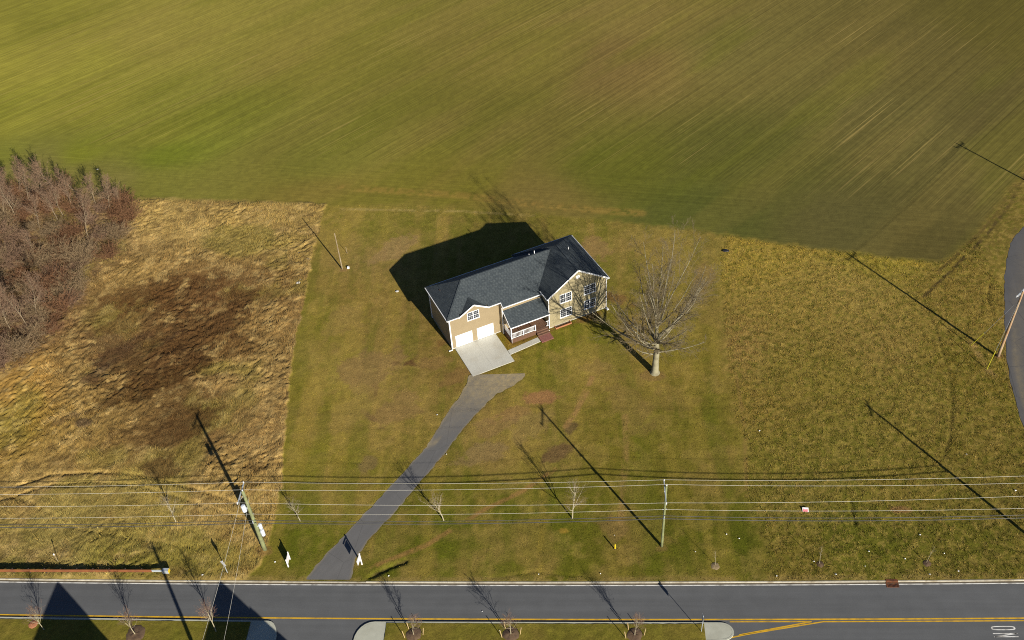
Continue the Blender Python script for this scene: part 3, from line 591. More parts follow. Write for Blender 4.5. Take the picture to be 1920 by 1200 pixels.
def island(name, s0, s1, tlo0, tlo1, mat_in, cap_l, cap_r, lab, r0=2.0, r1=1.3):
    """raised median between s0 and s1: far edge t=-4.97, near edge from tlo0 to tlo1, rounded noses; kerb, concrete caps, grass"""
    th = -4.97; root = empty(name); tag(root, label=lab, kind='structure')
    def outline(ins):
        pts = []
        a, b = th - ins, tlo1 + ins; c = (a + b) / 2; r = (a - b) / 2
        for i in range(13):
            q = math.pi / 2 - math.pi * i / 12; pts.append((s1 - r1 + (r1 - ins) * math.cos(q), c + r * math.sin(q)))
        a, b = th - ins, tlo0 + ins; c = (a + b) / 2; r = (a - b) / 2
        for i in range(13):
            q = -math.pi / 2 - math.pi * i / 12; pts.append((s0 + r0 + (r0 - ins) * math.cos(q), c + r * math.sin(q)))
        return pts
    O, I = outline(0), outline(.17)
    def W3(p, z): return (*road(p[0], p[1]), z)
    mb = MB(); n = len(O); zt = .02
    mb.add([W3(p, ZR - .05) for p in O] + [W3(p, zt) for p in O] + [W3(p, zt) for p in I] + [W3(p, ZR - .05) for p in I],
           [(i, (i + 1) % n, n + (i + 1) % n, n + i)[::-1] for i in range(n)] + [(n + i, n + (i + 1) % n, 2 * n + (i + 1) % n, 2 * n + i)[::-1] for i in range(n)])
    mb.build('kerb', MAT['island'], root)
    top = MB(); top.add([W3(p, zt - .012) for p in I[::-1]], [tuple(range(n))]); top.build('concrete_cap', MAT['island'], root)
    # grass
    a, b = s0 + cap_l, s1 - cap_r; ns = int((b - a) / .25); nt2 = 20
    S = np.linspace(a, b, ns); f = (S - s0) / (s1 - s0); lo = tlo0 + (tlo1 - tlo0) * f + .17; hi = th - .17
    T = lo[None] + (hi - lo)[None] * np.linspace(0, 1, nt2)[:, None]; S2 = np.broadcast_to(S, T.shape)
    p = road(S2.ravel(), T.ravel()); X, Y = p[:, 0], p[:, 1]
    z = zt + .03 + .08 * (fbm(X * 1.5, Y * 1.5, 41, 3) - .4)
    n2 = fbm(X * .5, Y * .5, 42, 4)[:, None]; c = alb((84, 82, 22)) * (1 - n2) + alb((102, 88, 36)) * n2; c = c * (.75 + .5 * fbm(X * 1.7, Y * 1.7, 43, 3))[:, None]
    i0 = (np.arange(nt2 - 1)[:, None] * ns + np.arange(ns - 1)[None]).ravel()
    me = np_mesh('grass', np.stack([X, Y, z], -1), np.stack([i0, i0 + 1, i0 + ns + 1, i0 + ns], -1), c, extra=np.zeros((len(X), 3)))
    link('grass', me, MAT['ground'], root)
    return root
isl1 = island('median', -140, st(G(520, 1190, ZR))[0], -9.6, -9.6, None, 5, 3.2, 'grassed median island at lower left with rounded concrete nose')
isl2 = island('median', st(G(664, 1195, ZR))[0], st(G(1375, 1180, ZR))[0], -9.6, -7.05, None, 3.3, 3.0, 'grassed median island at lower centre between two concrete noses')
tag(strip('kerb', -260, 260, -17.45, -17.2, .0, MAT['kerb'], th=.3, step=4), label='kerb on the near side of the main road', kind='structure')
tag(strip('verge', -260, 260, -60, -17.45, -.02, pmat('near_side_lawn', tuple(alb((84, 80, 22))), .95, .25, 2.0), step=8), label='grass on the near side of the main road', kind='structure')
# fine cracks where kerb stones of the island meet are left to the material

# ------------------------------------------------------------------ driveway, apron, walk, side road
def resample(pts, n):
    p = np.array(pts); d = np.concatenate([[0], np.cumsum(np.hypot(*np.diff(p, axis=0).T))]); t = np.linspace(0, d[-1], n)
    return np.stack([np.interp(t, d, p[:, 0]), np.interp(t, d, p[:, 1])], -1)
def loft(name, L, R, n, m_, z, mat, dirt, wob=.22, z_end=None):
    L = resample(L, n); R = resample(R, n); f = np.linspace(0, 1, m_)[None, :, None]
    P_ = L[:, None] * (1 - f) + R[:, None] * f
    X, Y = P_[..., 0].ravel(), P_[..., 1].ravel(); F_ = np.broadcast_to(f[..., 0], P_.shape[:2]).ravel(); A_ = np.repeat(np.linspace(0, 1, n), m_)
    e = (np.abs(F_ * 2 - 1) > .99); X = X + e * wob * (fbm(X * 1.2, Y * 1.2, 51, 3) - .5) * 2; Y = Y + e * wob * (fbm(X * 1.2, Y * 1.2, 52, 3) - .5) * 2
    Z = np.full(len(X), z) if z_end is None else z + (z_end - z) * sstep(.93, 1, A_)
    i0 = (np.arange(n - 1)[:, None] * m_ + np.arange(m_ - 1)[None]).ravel()
    me = np_mesh(name, np.stack([X, Y, Z], -1), np.stack([i0, i0 + m_, i0 + m_ + 1, i0 + 1], -1), extra=np.repeat(dirt(A_, F_, X, Y)[:, None], 3, 1))
    return link(name, me, mat)
ddr = lambda A, F, X, Y: np.clip(.85 * sstep(.26, .02, A) * (.35 + .65 * F) + .35 * sstep(.45, .1, A) + .5 * sstep(.84, 1.0, np.abs(F * 2 - 1)) + .5 * np.exp(-((A - .36) / .02) ** 2) * (F < .35), 0, 1)
tag(loft('driveway', DRIVE_L, DRIVE_R, 140, 14, .012, MAT['drive'], ddr, z_end=-.03), label='dark asphalt driveway running from main road to garage', kind='structure')
tag(loft('side_road', SIDE_L, SIDE_R, 110, 18, .012, MAT['side'], lambda A, F, X, Y: np.clip(.55 * np.exp(-((F - .13) / .05) ** 2) * sstep(.4, .7, A) + .25 * np.exp(-((F - .3) / .2) ** 2), 0, 1)), label='curving asphalt side road at the right edge', kind='structure')
def hslab(name, pts, z, th, mat, lab):
    mb = MB(); mb.slab([(*hp(*p), z) for p in pts], th); o = mb.build(name, mat); return tag(o, label=lab, kind='structure')
ap = empty('garage_apron'); tag(ap, label='pale concrete apron in front of the garage doors', kind='structure')
for i in range(2):
    for j in range(2):
        u0 = .35 + i * 3.11; v0 = -6.2 + j * 3.1
        mb = MB(); mb.slab([(*hp(u0, v0), .035), (*hp(u0 + 3.10, v0), .035), (*hp(u0 + 3.10, v0 + 3.09), .035), (*hp(u0, v0 + 3.09), .035)], .12); mb.build('slab', MAT['concrete'], ap)
wk = empty('walkway'); tag(wk, label='narrow pale concrete walkway to the porch steps', kind='structure')
for i in range(4):
    u0 = 6.62 + i * 1.2; v0 = -4.82 + i * .09
    mb = MB(); mb.slab([(*hp(u0, v0), .035), (*hp(u0 + 1.192, v0 + .09), .035), (*hp(u0 + 1.192, v0 + .98), .035), (*hp(u0, v0 + .89), .035)], .1); mb.build('slab', MAT['concrete'], wk)
hslab('brick_landing', [(11.5, -4.82), (13.33, -4.8), (13.37, -3.0), (11.6, -2.98)], .05, .14, MAT['redbrick'], 'red brick paved landing at the foot of the porch steps')
#@@HOUSE
# ------------------------------------------------------------------ the house
WG, DM, W1, W2, V1, D2, OV = 7.45, 7.30, 13.74, 22.73, -2.73, 7.87, 0.36
PK, ZE, VM = 0.68, 5.70, -0.65                     # roof pitch, eave height, front of the middle part
house = empty('house', (HX, HY, 0), HA)
tag(house, 'two storey tan sided house with dark shingle roof, two garage doors and porch', 'house')
def hmb(name, mat, fn, parent=house, bevel=0):
    mb = MB(); fn(mb); return mb.build(name, mat, parent, bevel=bevel)
WZ = ZE - .02
# walls
hmb('foundation', MAT['concrete'], lambda m: m.box(.02, W1, .02, DM - .02, -.2, .14)); hmb('foundation', MAT['concrete'], lambda m: m.box(W1 + .02, W2 - .02, V1 + .02, D2 - .02, -.2, .14))
GA, GE = 6.86, 5.58                                # garage gable: apex and foot heights
mb = MB()
fr = [(0, 0, .12), (WG, 0, .12), (WG, 0, WZ), (5.6, 0, WZ), (3.62, 0, GA), (1.64, 0, WZ), (0, 0, WZ)]
bk = [(u, .5, z) for u, v, z in fr]; n = len(fr)
mb.add(fr + bk, [tuple(range(n)), tuple(range(2 * n - 1, n - 1, -1))] + [(i, i + n, (i + 1) % n + n, (i + 1) % n) for i in range(n)])
w_g = mb.build('wall', MAT['siding'], house); w_g['label'] = 'tan front wall above the garage doors'
hmb('wall', MAT['siding'], lambda m: m.box(0.0, WG, .5, DM, .12, WZ))
hmb('wall', MAT['siding'], lambda m: (m.box(WG + .002, W1 - .05, VM, DM - .003, .12, 5.32)))
mb = MB(); uc = (W1 + W2) / 2; RZ = ZE + PK * ((W2 - W1) / 2 + OV)
fr = [(W1, V1, .12), (W2, V1, .12), (W2, V1, WZ), (uc, V1, RZ - .26), (W1, V1, WZ)]
bk = [(u, V1 + .6, z) for u, v, z in fr]; n = len(fr)
mb.add(fr + bk, [tuple(range(n)), tuple(range(2 * n - 1, n - 1, -1))] + [(i, i + n, (i + 1) % n + n, (i + 1) % n) for i in range(n)])
w_w = mb.build('wall', MAT['siding2'], house); w_w['label'] = 'cream gable end wall with four windows'
hmb('wall', MAT['siding2'], lambda m: m.box(W1, W2, V1 + .6, D2, .12, WZ))
# roof
TH = .14
VB = DM + OV; RV = DM / 2; HRM = ZE + PK * (RV + OV); AU = -OV + (RV + OV)
ve = VM - OV; zem = ZE - PK * (-OV - ve)
def pl(name, poly): return hmb(name, MAT['shingle'], lambda m: m.slab(poly, TH))
LE = W1 - OV
roof_main = pl('roof', [(-OV, -OV, ZE), (1.50, -OV, ZE), (1.50, .02, ZE + PK * (OV + .02)), (5.74, .02, ZE + PK * (OV + .02)), (5.74, -OV, ZE), (WG + .1, -OV, ZE), (WG + .1, ve, zem), (W1, ve, zem), (W1 + .3, -OV + .665, ZE + PK * .665), (17.385, RV, HRM), (AU, RV, HRM)])
pl('roof', [(17.385 + .6, RV, HRM - .003), (17.385 + .6, VB, ZE - .003), (-OV, VB, ZE - .003), (AU, RV, HRM - .003)])
pl('roof', [(-OV, VB, ZE - .002), (-OV, -OV, ZE - .002), (AU, RV, HRM - .002)])
RE = W2 + OV; VF = V1 - .30; VBW = D2 + OV; HV = VBW - (RE - uc)
pl('roof', [(LE, VF, ZE), (uc, VF, RZ), (uc, HV, RZ), (LE, VBW, ZE)][::-1])
roof_r = pl('roof', [(RE, VF, ZE - .002), (RE, VBW, ZE - .002), (uc, HV, RZ - .002), (uc, VF, RZ - .002)])
pl('roof', [(RE, VBW, ZE - .004), (LE, VBW, ZE - .004), (uc, HV, RZ - .004)])
ga, ge_l, ge_r, gz_ = GA + .10, 1.40, 5.84, ZE - .06
gvb = (ga - ZE) / PK - OV + .15
pl('dormer_roof', [(ge_l, -.42, gz_), (3.62, -.42, ga), (3.62, gvb, ga), (ge_l, -.25, gz_)][::-1])
pl('dormer_roof', [(ge_r, -.42, gz_ - .002), (ge_r, -.25, gz_ - .002), (3.62, gvb, ga - .002), (3.62, -.42, ga - .002)])
for nm, a, b in (('ridge_cap', (AU, RV, HRM), (17.385, RV, HRM)), ('ridge_cap', (uc, VF, RZ), (uc, HV, RZ)), ('ridge_cap', (AU, RV, HRM), (-OV, -OV, ZE)), ('ridge_cap', (AU, RV, HRM), (-OV, VB, ZE)), ('ridge_cap', (uc, HV, RZ), (RE, VBW, ZE)), ('ridge_cap', (uc, HV, RZ), (LE, VBW, ZE))):
    a = np.array(a) + (0, 0, .012); b = np.array(b) + (0, 0, .012); hmb(nm, MAT['shingle'], lambda m: m.beam(a, b, .2, .02))
# fascia, gutters, rakes, downspouts
def trim(nm, p, q, w=.05, h=.17): return hmb(nm, MAT['trim'], lambda m: m.beam(p, q, w, h))
zf = ZE - .075
trim('gutter', (-OV - .03, -OV - .04, zf), (1.38, -OV - .04, zf), .1, .12); trim('gutter', (5.86, -OV - .04, zf), (WG + .1, -OV - .04, zf), .1, .12)
trim('gutter', (WG + .1, ve - .04, zem - .075), (W1 - .02, ve - .04, zem - .075), .1, .12)
trim('gutter', (-OV - .04, -OV - .02, zf), (-OV - .04, VB + .02, zf), .1, .12); trim('gutter', (-OV, VB + .04, zf), (LE, VB + .04, zf), .1, .12)
trim('gutter', (RE + .04, VF + .02, zf), (RE + .04, VBW, zf), .1, .12); trim('gutter', (LE, VBW + .04, zf), (RE, VBW + .04, zf), .1, .12); trim('gutter', (LE - .04, VF + .02, zf), (LE - .04, -.9, zf), .1, .12)
for a, b in (((LE - .06, VF - .03, ZE - .1), (uc, VF - .03, RZ - .06)), ((uc, VF - .03, RZ - .06), (RE + .06, VF - .03, ZE - .1)), ((ge_l - .05, -.45, gz_ - .06), (3.62, -.45, ga - .03)), ((3.62, -.45, ga - .03), (ge_r + .05, -.45, gz_ - .06)), ((WG + .1, -OV, ZE - .06), (WG + .1, ve, zem - .06))):
    trim('rake_board', a, b, .05, .2)
for b_ in ((-OV + .02, -.001, -OV + .02, VB - .02), (0.001, 1.5, -OV + .02, -.001), (5.74, WG, -OV + .02, -.001), (W2 + .001, RE - .02, VF + .02, VBW - .02), (LE + .02, W1 - .001, VF + .02, VM - .2)):
    hmb('soffit', MAT['trim'], lambda m: m.box(*b_, ZE - .2, ZE - .16))
for u, v, top in ((-.05, -.06, ZE - .2), (-.05, DM + .05, ZE - .2), (WG + .10, VM - .06, zem - .15), (W1 - .06, V1 - .05, ZE - .2), (W2 + .05, V1 - .05, ZE - .2)):
    hmb('downspout', MAT['trim'], lambda m: m.box(u - .05, u + .05, v - .045, v + .045, .1, top))
hmb('splash_block', MAT['trim'], lambda m: m.box(-.62, -.06, -.28, -.12, .02, .1)); hmb('splash_block', MAT['trim'], lambda m: m.box(W2 - .1, W2 + .25, V1 - .6, V1 - .12, .02, .1))
for u, v in ((.05, -.012), (WG - .06, -.012), (W1 + .05, V1 - .012), (W2 - .05, V1 - .012)):
    hmb('corner_board', MAT['trim'] if u < 1 else MAT['siding'], lambda m: m.box(u - .05, u + .05, v - .01, v + .05, .14, ZE - .2))
# garage doors
for u0, u1 in ((.74, 3.02), (3.98, 6.24)):
    d = empty('garage_door'); d.parent = house
    hmb('frame', MAT['trim'], lambda m: (m.box(u0 - .12, u0, -.035, .0, .1, 2.16), m.box(u1, u1 + .12, -.035, .0, .1, 2.16), m.box(u0 - .12, u1 + .12, -.036, .0, 2.06, 2.19)), d)
    for k in range(4):
        z0 = .08 + k * .495
        def sec(m):
            m.box(u0, u1, -.012, .02, z0, z0 + .485)
            for j in range(4):
                a = u0 + .06 + j * (u1 - u0 - .06) / 4; m.box(a, a + (u1 - u0) / 4 - .12, -.024, -.0115, z0 + .09, z0 + .4)
        hmb('panel', MAT['door'], sec, d)
# windows
def window(u0, u1, z0, z1, v, units=2, cols=3, rows=2, sash=True, sill=True):
    w = empty('window'); w.parent = house; t = .085
    def fr(m):
        m.box(u0 - t, u0, v - .045, v, z0 - t, z1 + t); m.box(u1, u1 + t, v - .045, v, z0 - t, z1 + t)
        m.box(u0, u1, v - .046, v, z1, z1 + t); m.box(u0, u1, v - .046, v, z0 - t, z0)
        for k in range(1, units):
            a = u0 + (u1 - u0) * k / units; m.box(a - .06, a + .06, v - .044, v, z0, z1)
    hmb('frame', MAT['trim'], fr, w)
    if sill: hmb('sill', MAT['trim'], lambda m: m.box(u0 - t - .04, u1 + t + .04, v - .08, v, z0 - t - .05, z0 - t), w)
    for k in range(units):
        a = u0 + (u1 - u0) * k / units + (.06 if k else 0); b = u0 + (u1 - u0) * (k + 1) / units - (.06 if k < units - 1 else 0)
        halves = ((z0, (z0 + z1) / 2), ((z0 + z1) / 2, z1)) if sash else ((z0, z1),)
        for q, (c, d_) in enumerate(halves):
            hmb('pane', MAT['glass'], lambda m: m.box(a, b, v - .016 - .006 * q, v + .01, c, d_), w)
        def mun(m):
            if sash: m.box(a, b, v - .038, v - .02, (z0 + z1) / 2 - .03, (z0 + z1) / 2 + .03)
            for c, d_ in halves:
                for i in range(1, cols): x_ = a + (b - a) * i / cols; m.box(x_ - .008, x_ + .008, v - .03, v - .021, c, d_)
                for i in range(1, rows): zz = c + (d_ - c) * i / rows; m.box(a, b, v - .031, v - .0215, zz - .008, zz + .008)
        hmb('muntin', MAT['trim'], mun, w)['kind'] = 'stuff'
    return w
window(2.74, 4.36, 4.22, 5.48, 0)
for ua, ub in ((15.52, 17.22), (19.30, 21.00)):
    window(ua, ub, 3.98, 5.38, V1); window(ua, ub, 1.28, 2.66, V1)
window(8.44, 10.55, 4.83, 5.12, VM, 3, 3, 1, False, False); window(11.2, 13.2, 4.83, 5.12, VM, 3, 3, 1, False, False)
# small fittings
hmb('gable_vent', MAT['trim'], lambda m: m.tube([(18.3, V1 - .04, 7.62), (18.3, V1, 7.62)], .30, 18))
for p_, h_ in (((15.0, 3.9, 8.1), .75), ((19.9, 3.0, 7.7), .55), ((14.3, 4.2, 8.0), .35)):
    hmb('vent_pipe', MAT['trim'], lambda m: m.tube([p_, (p_[0], p_[1], p_[2] + h_)], .06, 8))
hmb('roof_vent', MAT['darkpost'], lambda m: m.box(.85, 1.15, 5.0, 5.3, 6.45, 6.62))
hmb('wall_lamp', MAT['darkpost'], lambda m: (m.tube([(WG - .2, -.25, 5.30), (WG - .2, -.02, 5.38)], [.16, .1], 10)))
# porch
P0, P1, PV = WG + .22, W1 - .02, -3.02
porch = empty('porch'); porch.parent = house
hmb('porch_roof', MAT['shingle'], lambda m: m.slab([(P0, PV, 2.98), (P1, PV, 2.98), (P1, VM - .002, 4.33), (P0, VM - .002, 4.33)], .1), porch)
hmb('porch_fascia', MAT['trim'], lambda m: (m.beam((P0 - .03, PV - .03, 2.9), (P1, PV - .03, 2.9), .05, .16), m.beam((P0 - .025, PV, 2.9), (P0 - .025, VM, 4.25), .05, .16)), porch)
hmb('porch_ceiling', MAT['trim'], lambda m: m.slab([(P0 + .02, PV + .03, 2.80), (P1, PV + .03, 2.80), (P1, VM - .003, 2.84), (P0 + .02, VM - .003, 2.84)], .03), porch)
mb = MB(); mb.add([(P0 + .05, PV + .1, 2.86), (P0 + .05, VM - .003, 2.86), (P0 + .05, VM - .003, 4.2), (P0 + .12, PV + .1, 2.86), (P0 + .12, VM - .003, 2.86), (P0 + .12, VM - .003, 4.2)], [(0, 2, 1), (3, 4, 5), (0, 1, 4, 3), (1, 2, 5, 4), (2, 0, 3, 5)]); mb.build('porch_gable', MAT['siding'], porch)
DZ = .78
for k in range(int((P1 - P0) / .29)):
    u = P0 + .02 + k * .29; hmb('deck_board', MAT['deck'], lambda m: m.box(u, min(u + .28, P1), PV + .05, VM - .004, DZ - .04, DZ + random.uniform(-.003, .003)), porch)
def skirt(m):
    u = P0 + .05
    while u < 11.45: m.box(u, u + .13, PV + .06, PV + .09, .02, DZ - .05); u += .145
    v = PV + .1
    while v < VM - .15: m.box(P0 + .03, P0 + .06, v, v + .13, .02, DZ - .05); v += .145
hmb('deck_skirt', MAT['deck'], skirt, porch)
hmb('porch_door', MAT['door'], lambda m: m.box(12.4, 13.3, VM - .03, VM, DZ, DZ + 2.03), porch)
for u in (P0 + .12, 11.44, P1 - .12):
    full = u != 11.44
    hmb('post', MAT['trim'], lambda m: m.box(u - .07, u + .07, PV + .06, PV + .2, .05 if u < 8 else DZ, 2.8 if full and u < 8 else DZ + 1.02), porch)
hmb('post', MAT['trim'], lambda m: m.box(9.5, 9.62, PV + .07, PV + .19, DZ, DZ + 1.0), porch)
def rail(a, b):
    r = empty('railing'); r.parent = porch; a = np.array(a); b = np.array(b); L = np.linalg.norm(b - a); k = int(L / .17)
    hmb('top_rail', MAT['trim'], lambda m: m.beam((*a, DZ + .92), (*b, DZ + .92), .09, .06), r); hmb('bottom_rail', MAT['trim'], lambda m: m.beam((*a, DZ + .1), (*b, DZ + .1), .05, .06), r)
    for i in range(1, k):
        p = a + (b - a) * i / k; hmb('baluster', MAT['trim'], lambda m: m.box(p[0] - .02, p[0] + .02, p[1] - .02, p[1] + .02, DZ + .12, DZ + .9), r)
rail((P0 + .2, PV + .13), (9.48, PV + .13)); rail((9.64, PV + .13), (11.36, PV + .13)); rail((P1 - .6, PV + .13), (P1 - .18, PV + .13)); rail((P0 + .12, PV + .25), (P0 + .12, VM - .1))
for k in range(3):
    hmb('step', MAT['deck'], lambda m: m.box(11.55, 13.35, PV - .28 * (3 - k) + .30, PV - .28 * (2 - k) + .34, .02, .2 + .2 * k), porch)
# timber edged bed by the gable wall
bed = empty('window_well', (HX, HY, 0), HA); tag(bed, 'shallow orange timber edged bed against the cream gable wall', 'planter')
hmb('edging', MAT['planter'], lambda m: (m.box(14.4, 16.95, V1 - .62, V1 - .52, 0, .2), m.box(14.4, 14.5, V1 - .52, V1 - .02, 0, .199), m.box(16.85, 16.95, V1 - .52, V1 - .02, 0, .199)), bed)
hmb('soil', MAT['mulch'], lambda m: m.box(14.5, 16.85, V1 - .52, V1 - .02, 0, .06), bed)
# ------------------------------------------------------------------ bare trees
def nrm(a): return a / (np.linalg.norm(a, axis=-1, keepdims=True) + 1e-9)
def tubes(P, R, sides):
    """P (N,k,3), R (N,k) -> verts, quads"""
    N, k, _ = P.shape
    D = np.empty_like(P); D[:, 1:-1] = P[:, 2:] - P[:, :-2]; D[:, 0] = P[:, 1] - P[:, 0]; D[:, -1] = P[:, -1] - P[:, -2]; D = nrm(D)
    ref = np.where(np.abs(D[..., 2:3]) < .9, np.array([0, 0, 1.0]), np.array([1.0, 0, 0])); A = nrm(np.cross(D, ref)); B = np.cross(D, A)
    th = np.arange(sides) * 2 * math.pi / sides
    V = P[:, :, None] + R[:, :, None, None] * (np.cos(th)[:, None] * A[:, :, None] + np.sin(th)[:, None] * B[:, :, None])
    base = (np.arange(N) * k * sides)[:, None, None] + (np.arange(k - 1) * sides)[None, :, None]; j = np.arange(sides)[None, None]; j1 = (j + 1) % sides
    F = np.stack([base + j, base + j1, base + sides + j1, base + sides + j], -1).reshape(-1, 4)
    return V.reshape(-1, 3), F
def grow_level(r_, S, D, L, R0, R1, nseg, wig, trop):
    N = len(S); P = np.empty((N, nseg + 1, 3)); P[:, 0] = S; d = nrm(D); T = np.empty((N, nseg + 1, 3)); T[:, 0] = d
    for i in range(nseg):
        d = nrm(d + wig * r_.normal(size=(N, 3)) + np.array([0, 0, 1.0]) * np.reshape(trop, (-1, 1)))
        P[:, i + 1] = P[:, i] + d * (L / nseg)[:, None]; T[:, i + 1] = d
    f = np.linspace(0, 1, nseg + 1)[None]; return P, T, R0[:, None] * (1 - f) + R1[:, None] * f
def children(r_, P, T, R, n, t0, t1, ang, angsd, even=True):
    N, k, _ = P.shape
    t = t0 + (t1 - t0) * ((np.arange(n)[None] + r_.random((N, n))) / n if even else r_.random((N, n)))
    x = t * (k - 1); i = np.minimum(x.astype(int), k - 2); f = (x - i)[..., None]; rows = np.arange(N)[:, None]
    S = P[rows, i] * (1 - f) + P[rows, i + 1] * f; D = nrm(T[rows, i + 1]); rr = R[rows, i] * (1 - f[..., 0]) + R[rows, i + 1] * f[..., 0]
    a = np.radians(np.clip(ang(t) if callable(ang) else ang, 5, 110) + angsd * r_.normal(size=(N, n)))
    h = nrm(r_.normal(size=(N, n, 3))); h = nrm(h - (h * D).sum(-1, keepdims=True) * D)
    D2_ = D * np.cos(a)[..., None] + h * np.sin(a)[..., None]
    return S.reshape(-1, 3), D2_.reshape(-1, 3), t.ravel(), rr.ravel()
def bare_tree(seed, H, r0, nl=(16, 7, 6, 4), lr=(.5, .42, .45, .5), ang=(lambda t: 62 - 40 * t), t0=.25, rtop=.08, flare=True, wig=.05, lean=(0, 0), limb_r=.34, twig=.008, extra=None, lens=None):
    """returns (trunk mesh data, crown mesh data): lists of (V, F)"""
    r_ = np.random.default_rng(seed)
    P, T, R = grow_level(r_, np.zeros((1, 3)), np.array([[lean[0], lean[1], 1.0]]), np.array([H]), np.array([r0]), np.array([r0 * rtop]), 12, wig, np.array([.03]))
    if flare:
        P = np.concatenate([P[:, :1] - [0, 0, .15], P[:, :1] + (P[:, 1:2] - P[:, :1]) * .12, P[:, :1] + (P[:, 1:2] - P[:, :1]) * .45, P[:, 1:]], 1); T = np.concatenate([T[:, :1], T[:, :1], T[:, :1], T[:, 1:]], 1)
        R = np.concatenate([[[r0 * 1.7, r0 * 1.22, r0 * 1.03]], R[:, 1:]], 1)
    trunk = [tubes(P, R, 10)]
    S, D, t, rr = children(r_, P, T, R, nl[0], t0, .97, ang, 8)
    L = H * lr[0] * (lens(t) if lens else (1.05 - .72 * (t - t0) / (1 - t0))) * r_.uniform(.75, 1.2, len(t)); r1 = np.minimum(rr * .75, r0 * limb_r * (1.1 - .8 * t))
    if extra is not None:
        S = np.concatenate([S, extra[0]]); D = np.concatenate([D, extra[1]]); L = np.concatenate([L, extra[2]]); r1 = np.concatenate([r1, extra[3]])
    P, T, R = grow_level(r_, S, D, L, r1, r1 * .18, 7, wig * 1.9, np.full(len(S), .10)); trunk.append(tubes(P, R, 6))
    crown = []; lenp = L
    for lv in range(1, len(nl)):
        S, D, t, rr = children(r_, P, T, R, nl[lv], .12 if lv == 1 else .15, 1.0, 42, 14)
        L = np.repeat(lenp, nl[lv]) * lr[lv] * (1.15 - .6 * t) * r_.uniform(.6, 1.25, len(t)); r1 = np.maximum(rr * .55, twig)
        k = (4, 3, 2, 2)[lv - 1]
        P, T, R = grow_level(r_, S, D, L, r1, np.maximum(r1 * .3, twig * .6), k, wig * 2.4, np.full(len(S), .06)); lenp = L
        crown.append(tubes(P, R, 4 if lv == 1 else 3))
    return trunk, crown
def joinm(name, parts):
    V, F, b = [], [], 0
    for v, f in parts: V.append(v); F.append(f + b); b += len(v)
    return np_mesh(name, np.concatenate(V), np.concatenate(F), smooth=True)
def plant_tree(name, meshes, mats, loc, rz, sc_, lab, cat='tree', group=None, parts=('trunk', 'crown')):
    o = empty(name, loc, rz); o.scale = (sc_,) * 3; tag(o, lab, cat, group)
    for nm, me, m in zip(parts, meshes, mats): link(nm, me, m, o)
    return o
# the large tree beside the house
ex_h = [3.5, 3.9, 4.8, 5.3, 5.6, 6.0]; ex_a = [172, -8, 262, 35, 120, -60]
ex = (np.array([[0, 0, h] for h in ex_h]), np.array([[math.cos(math.radians(a)), math.sin(math.radians(a)), s_] for a, s_ in zip(ex_a, (.15, .1, .35, .3, .6, .45))]), np.array([3.0, 6.5, 4.2, 6.5, 4.4, 6.5]), np.array([.13, .10, .12, .13, .14, .13]))
tr, cr = bare_tree(5, 10.5, .47, (24, 10, 9, 6), (1.12, .34, .42, .52), lambda t: 66 - 52 * (t - .45) / .55, .48, .32, True, .03, (.02, .0), .47, .009, ex, lambda t: .92 + .12 * t)
bx, by = G(1228, 699)
plant_tree('large_tree', (joinm('trunk', tr[:1]), joinm('limbs', tr[1:]), joinm('crown', cr)), (MAT['bark_big'], MAT['limb'], MAT['twig_big']), (bx, by, 0), 0, 1, 'very large bare tree with pale trunk standing right of the house', parts=('trunk', 'limbs', 'crown')).scale = (1.05, 1.05, .96)
# verge saplings
SV = []
for sd in (11, 12, 13):
    t_, c_ = bare_tree(sd, 4.4, .075, (14, 6, 5), (.62, .42, .5), lambda t: 46 - 22 * t, .24, .12, False, .06, limb_r=.5, twig=.006); SV.append((joinm('trunk', t_), joinm('crown', c_)))
for i, (px, py, h_, lab) in enumerate(((330, 979, 4.0, 'small faint bare sapling in the lodged grass left of the transformer pole'), (563, 977, 3.7, 'bare sapling on the lawn between transformer pole and driveway'), (832, 976, 4.4, 'bare sapling just right of the driveway, under the wires'), (1073, 972, 5.2, 'tallest verge sapling, left of the centre utility pole'))):
    plant_tree('sapling', SV[i % 3], (MAT['bark_young'], MAT['twig_tan']), (*G(px, py), 0), i * 1.7, h_ / 4.4, lab, 'tree', 'bare saplings along the verge')
WH = []
for sd in (31, 32):
    t_, c_ = bare_tree(sd, 2.8, .028, (9, 3), (.3, .4), lambda t: 35, .45, .2, False, .03, limb_r=.4, twig=.004); WH.append((joinm('trunk', t_), joinm('crown', c_)))
for i, (px, py, h_, lab) in enumerate(((1341, 1060, 2.5, 'thin whip sapling in a round earth patch, nearest the centre pole'), (1536, 1057, 2.9, 'thin whip sapling in the verge below the fallen pink sign'), (1737, 1055, 2.8, 'thin whip sapling in the verge near the storm drain'))):
    plant_tree('whip_sapling', WH[i % 2], (MAT['bark_young'], MAT['twig_tan']), (*G(px, py), 0), i * 2.1, h_ / 2.8, lab, 'tree', 'whip saplings in the right verge')
def mound(name, x, y, z, r, h, mat, seed, parent=None, nr=5, na=20):
    r_ = np.random.default_rng(seed); V = [(x, y, z + h)]; F = []
    ph = r_.random(na)
    for i in range(1, nr + 1):
        for k in range(na):
            a = 2 * math.pi * k / na; rr = r * i / nr * (1 + .22 * (ph[k] - .5)); V.append((x + rr * math.cos(a), y + rr * math.sin(a), z + h * (1 - (i / nr) ** 2) * (1 + .5 * (r_.random() - .5)) - (.05 if i == nr else 0)))
    for k in range(na): F.append((0, 1 + k, 1 + (k + 1) % na))
    for i in range(nr - 1):
        for k in range(na): a = 1 + i * na; F.append((a + k, a + na + k, a + na + (k + 1) % na, a + (k + 1) % na))
    mb = MB(); mb.add(V, F); return mb.build(name, mat, parent, smooth=True)
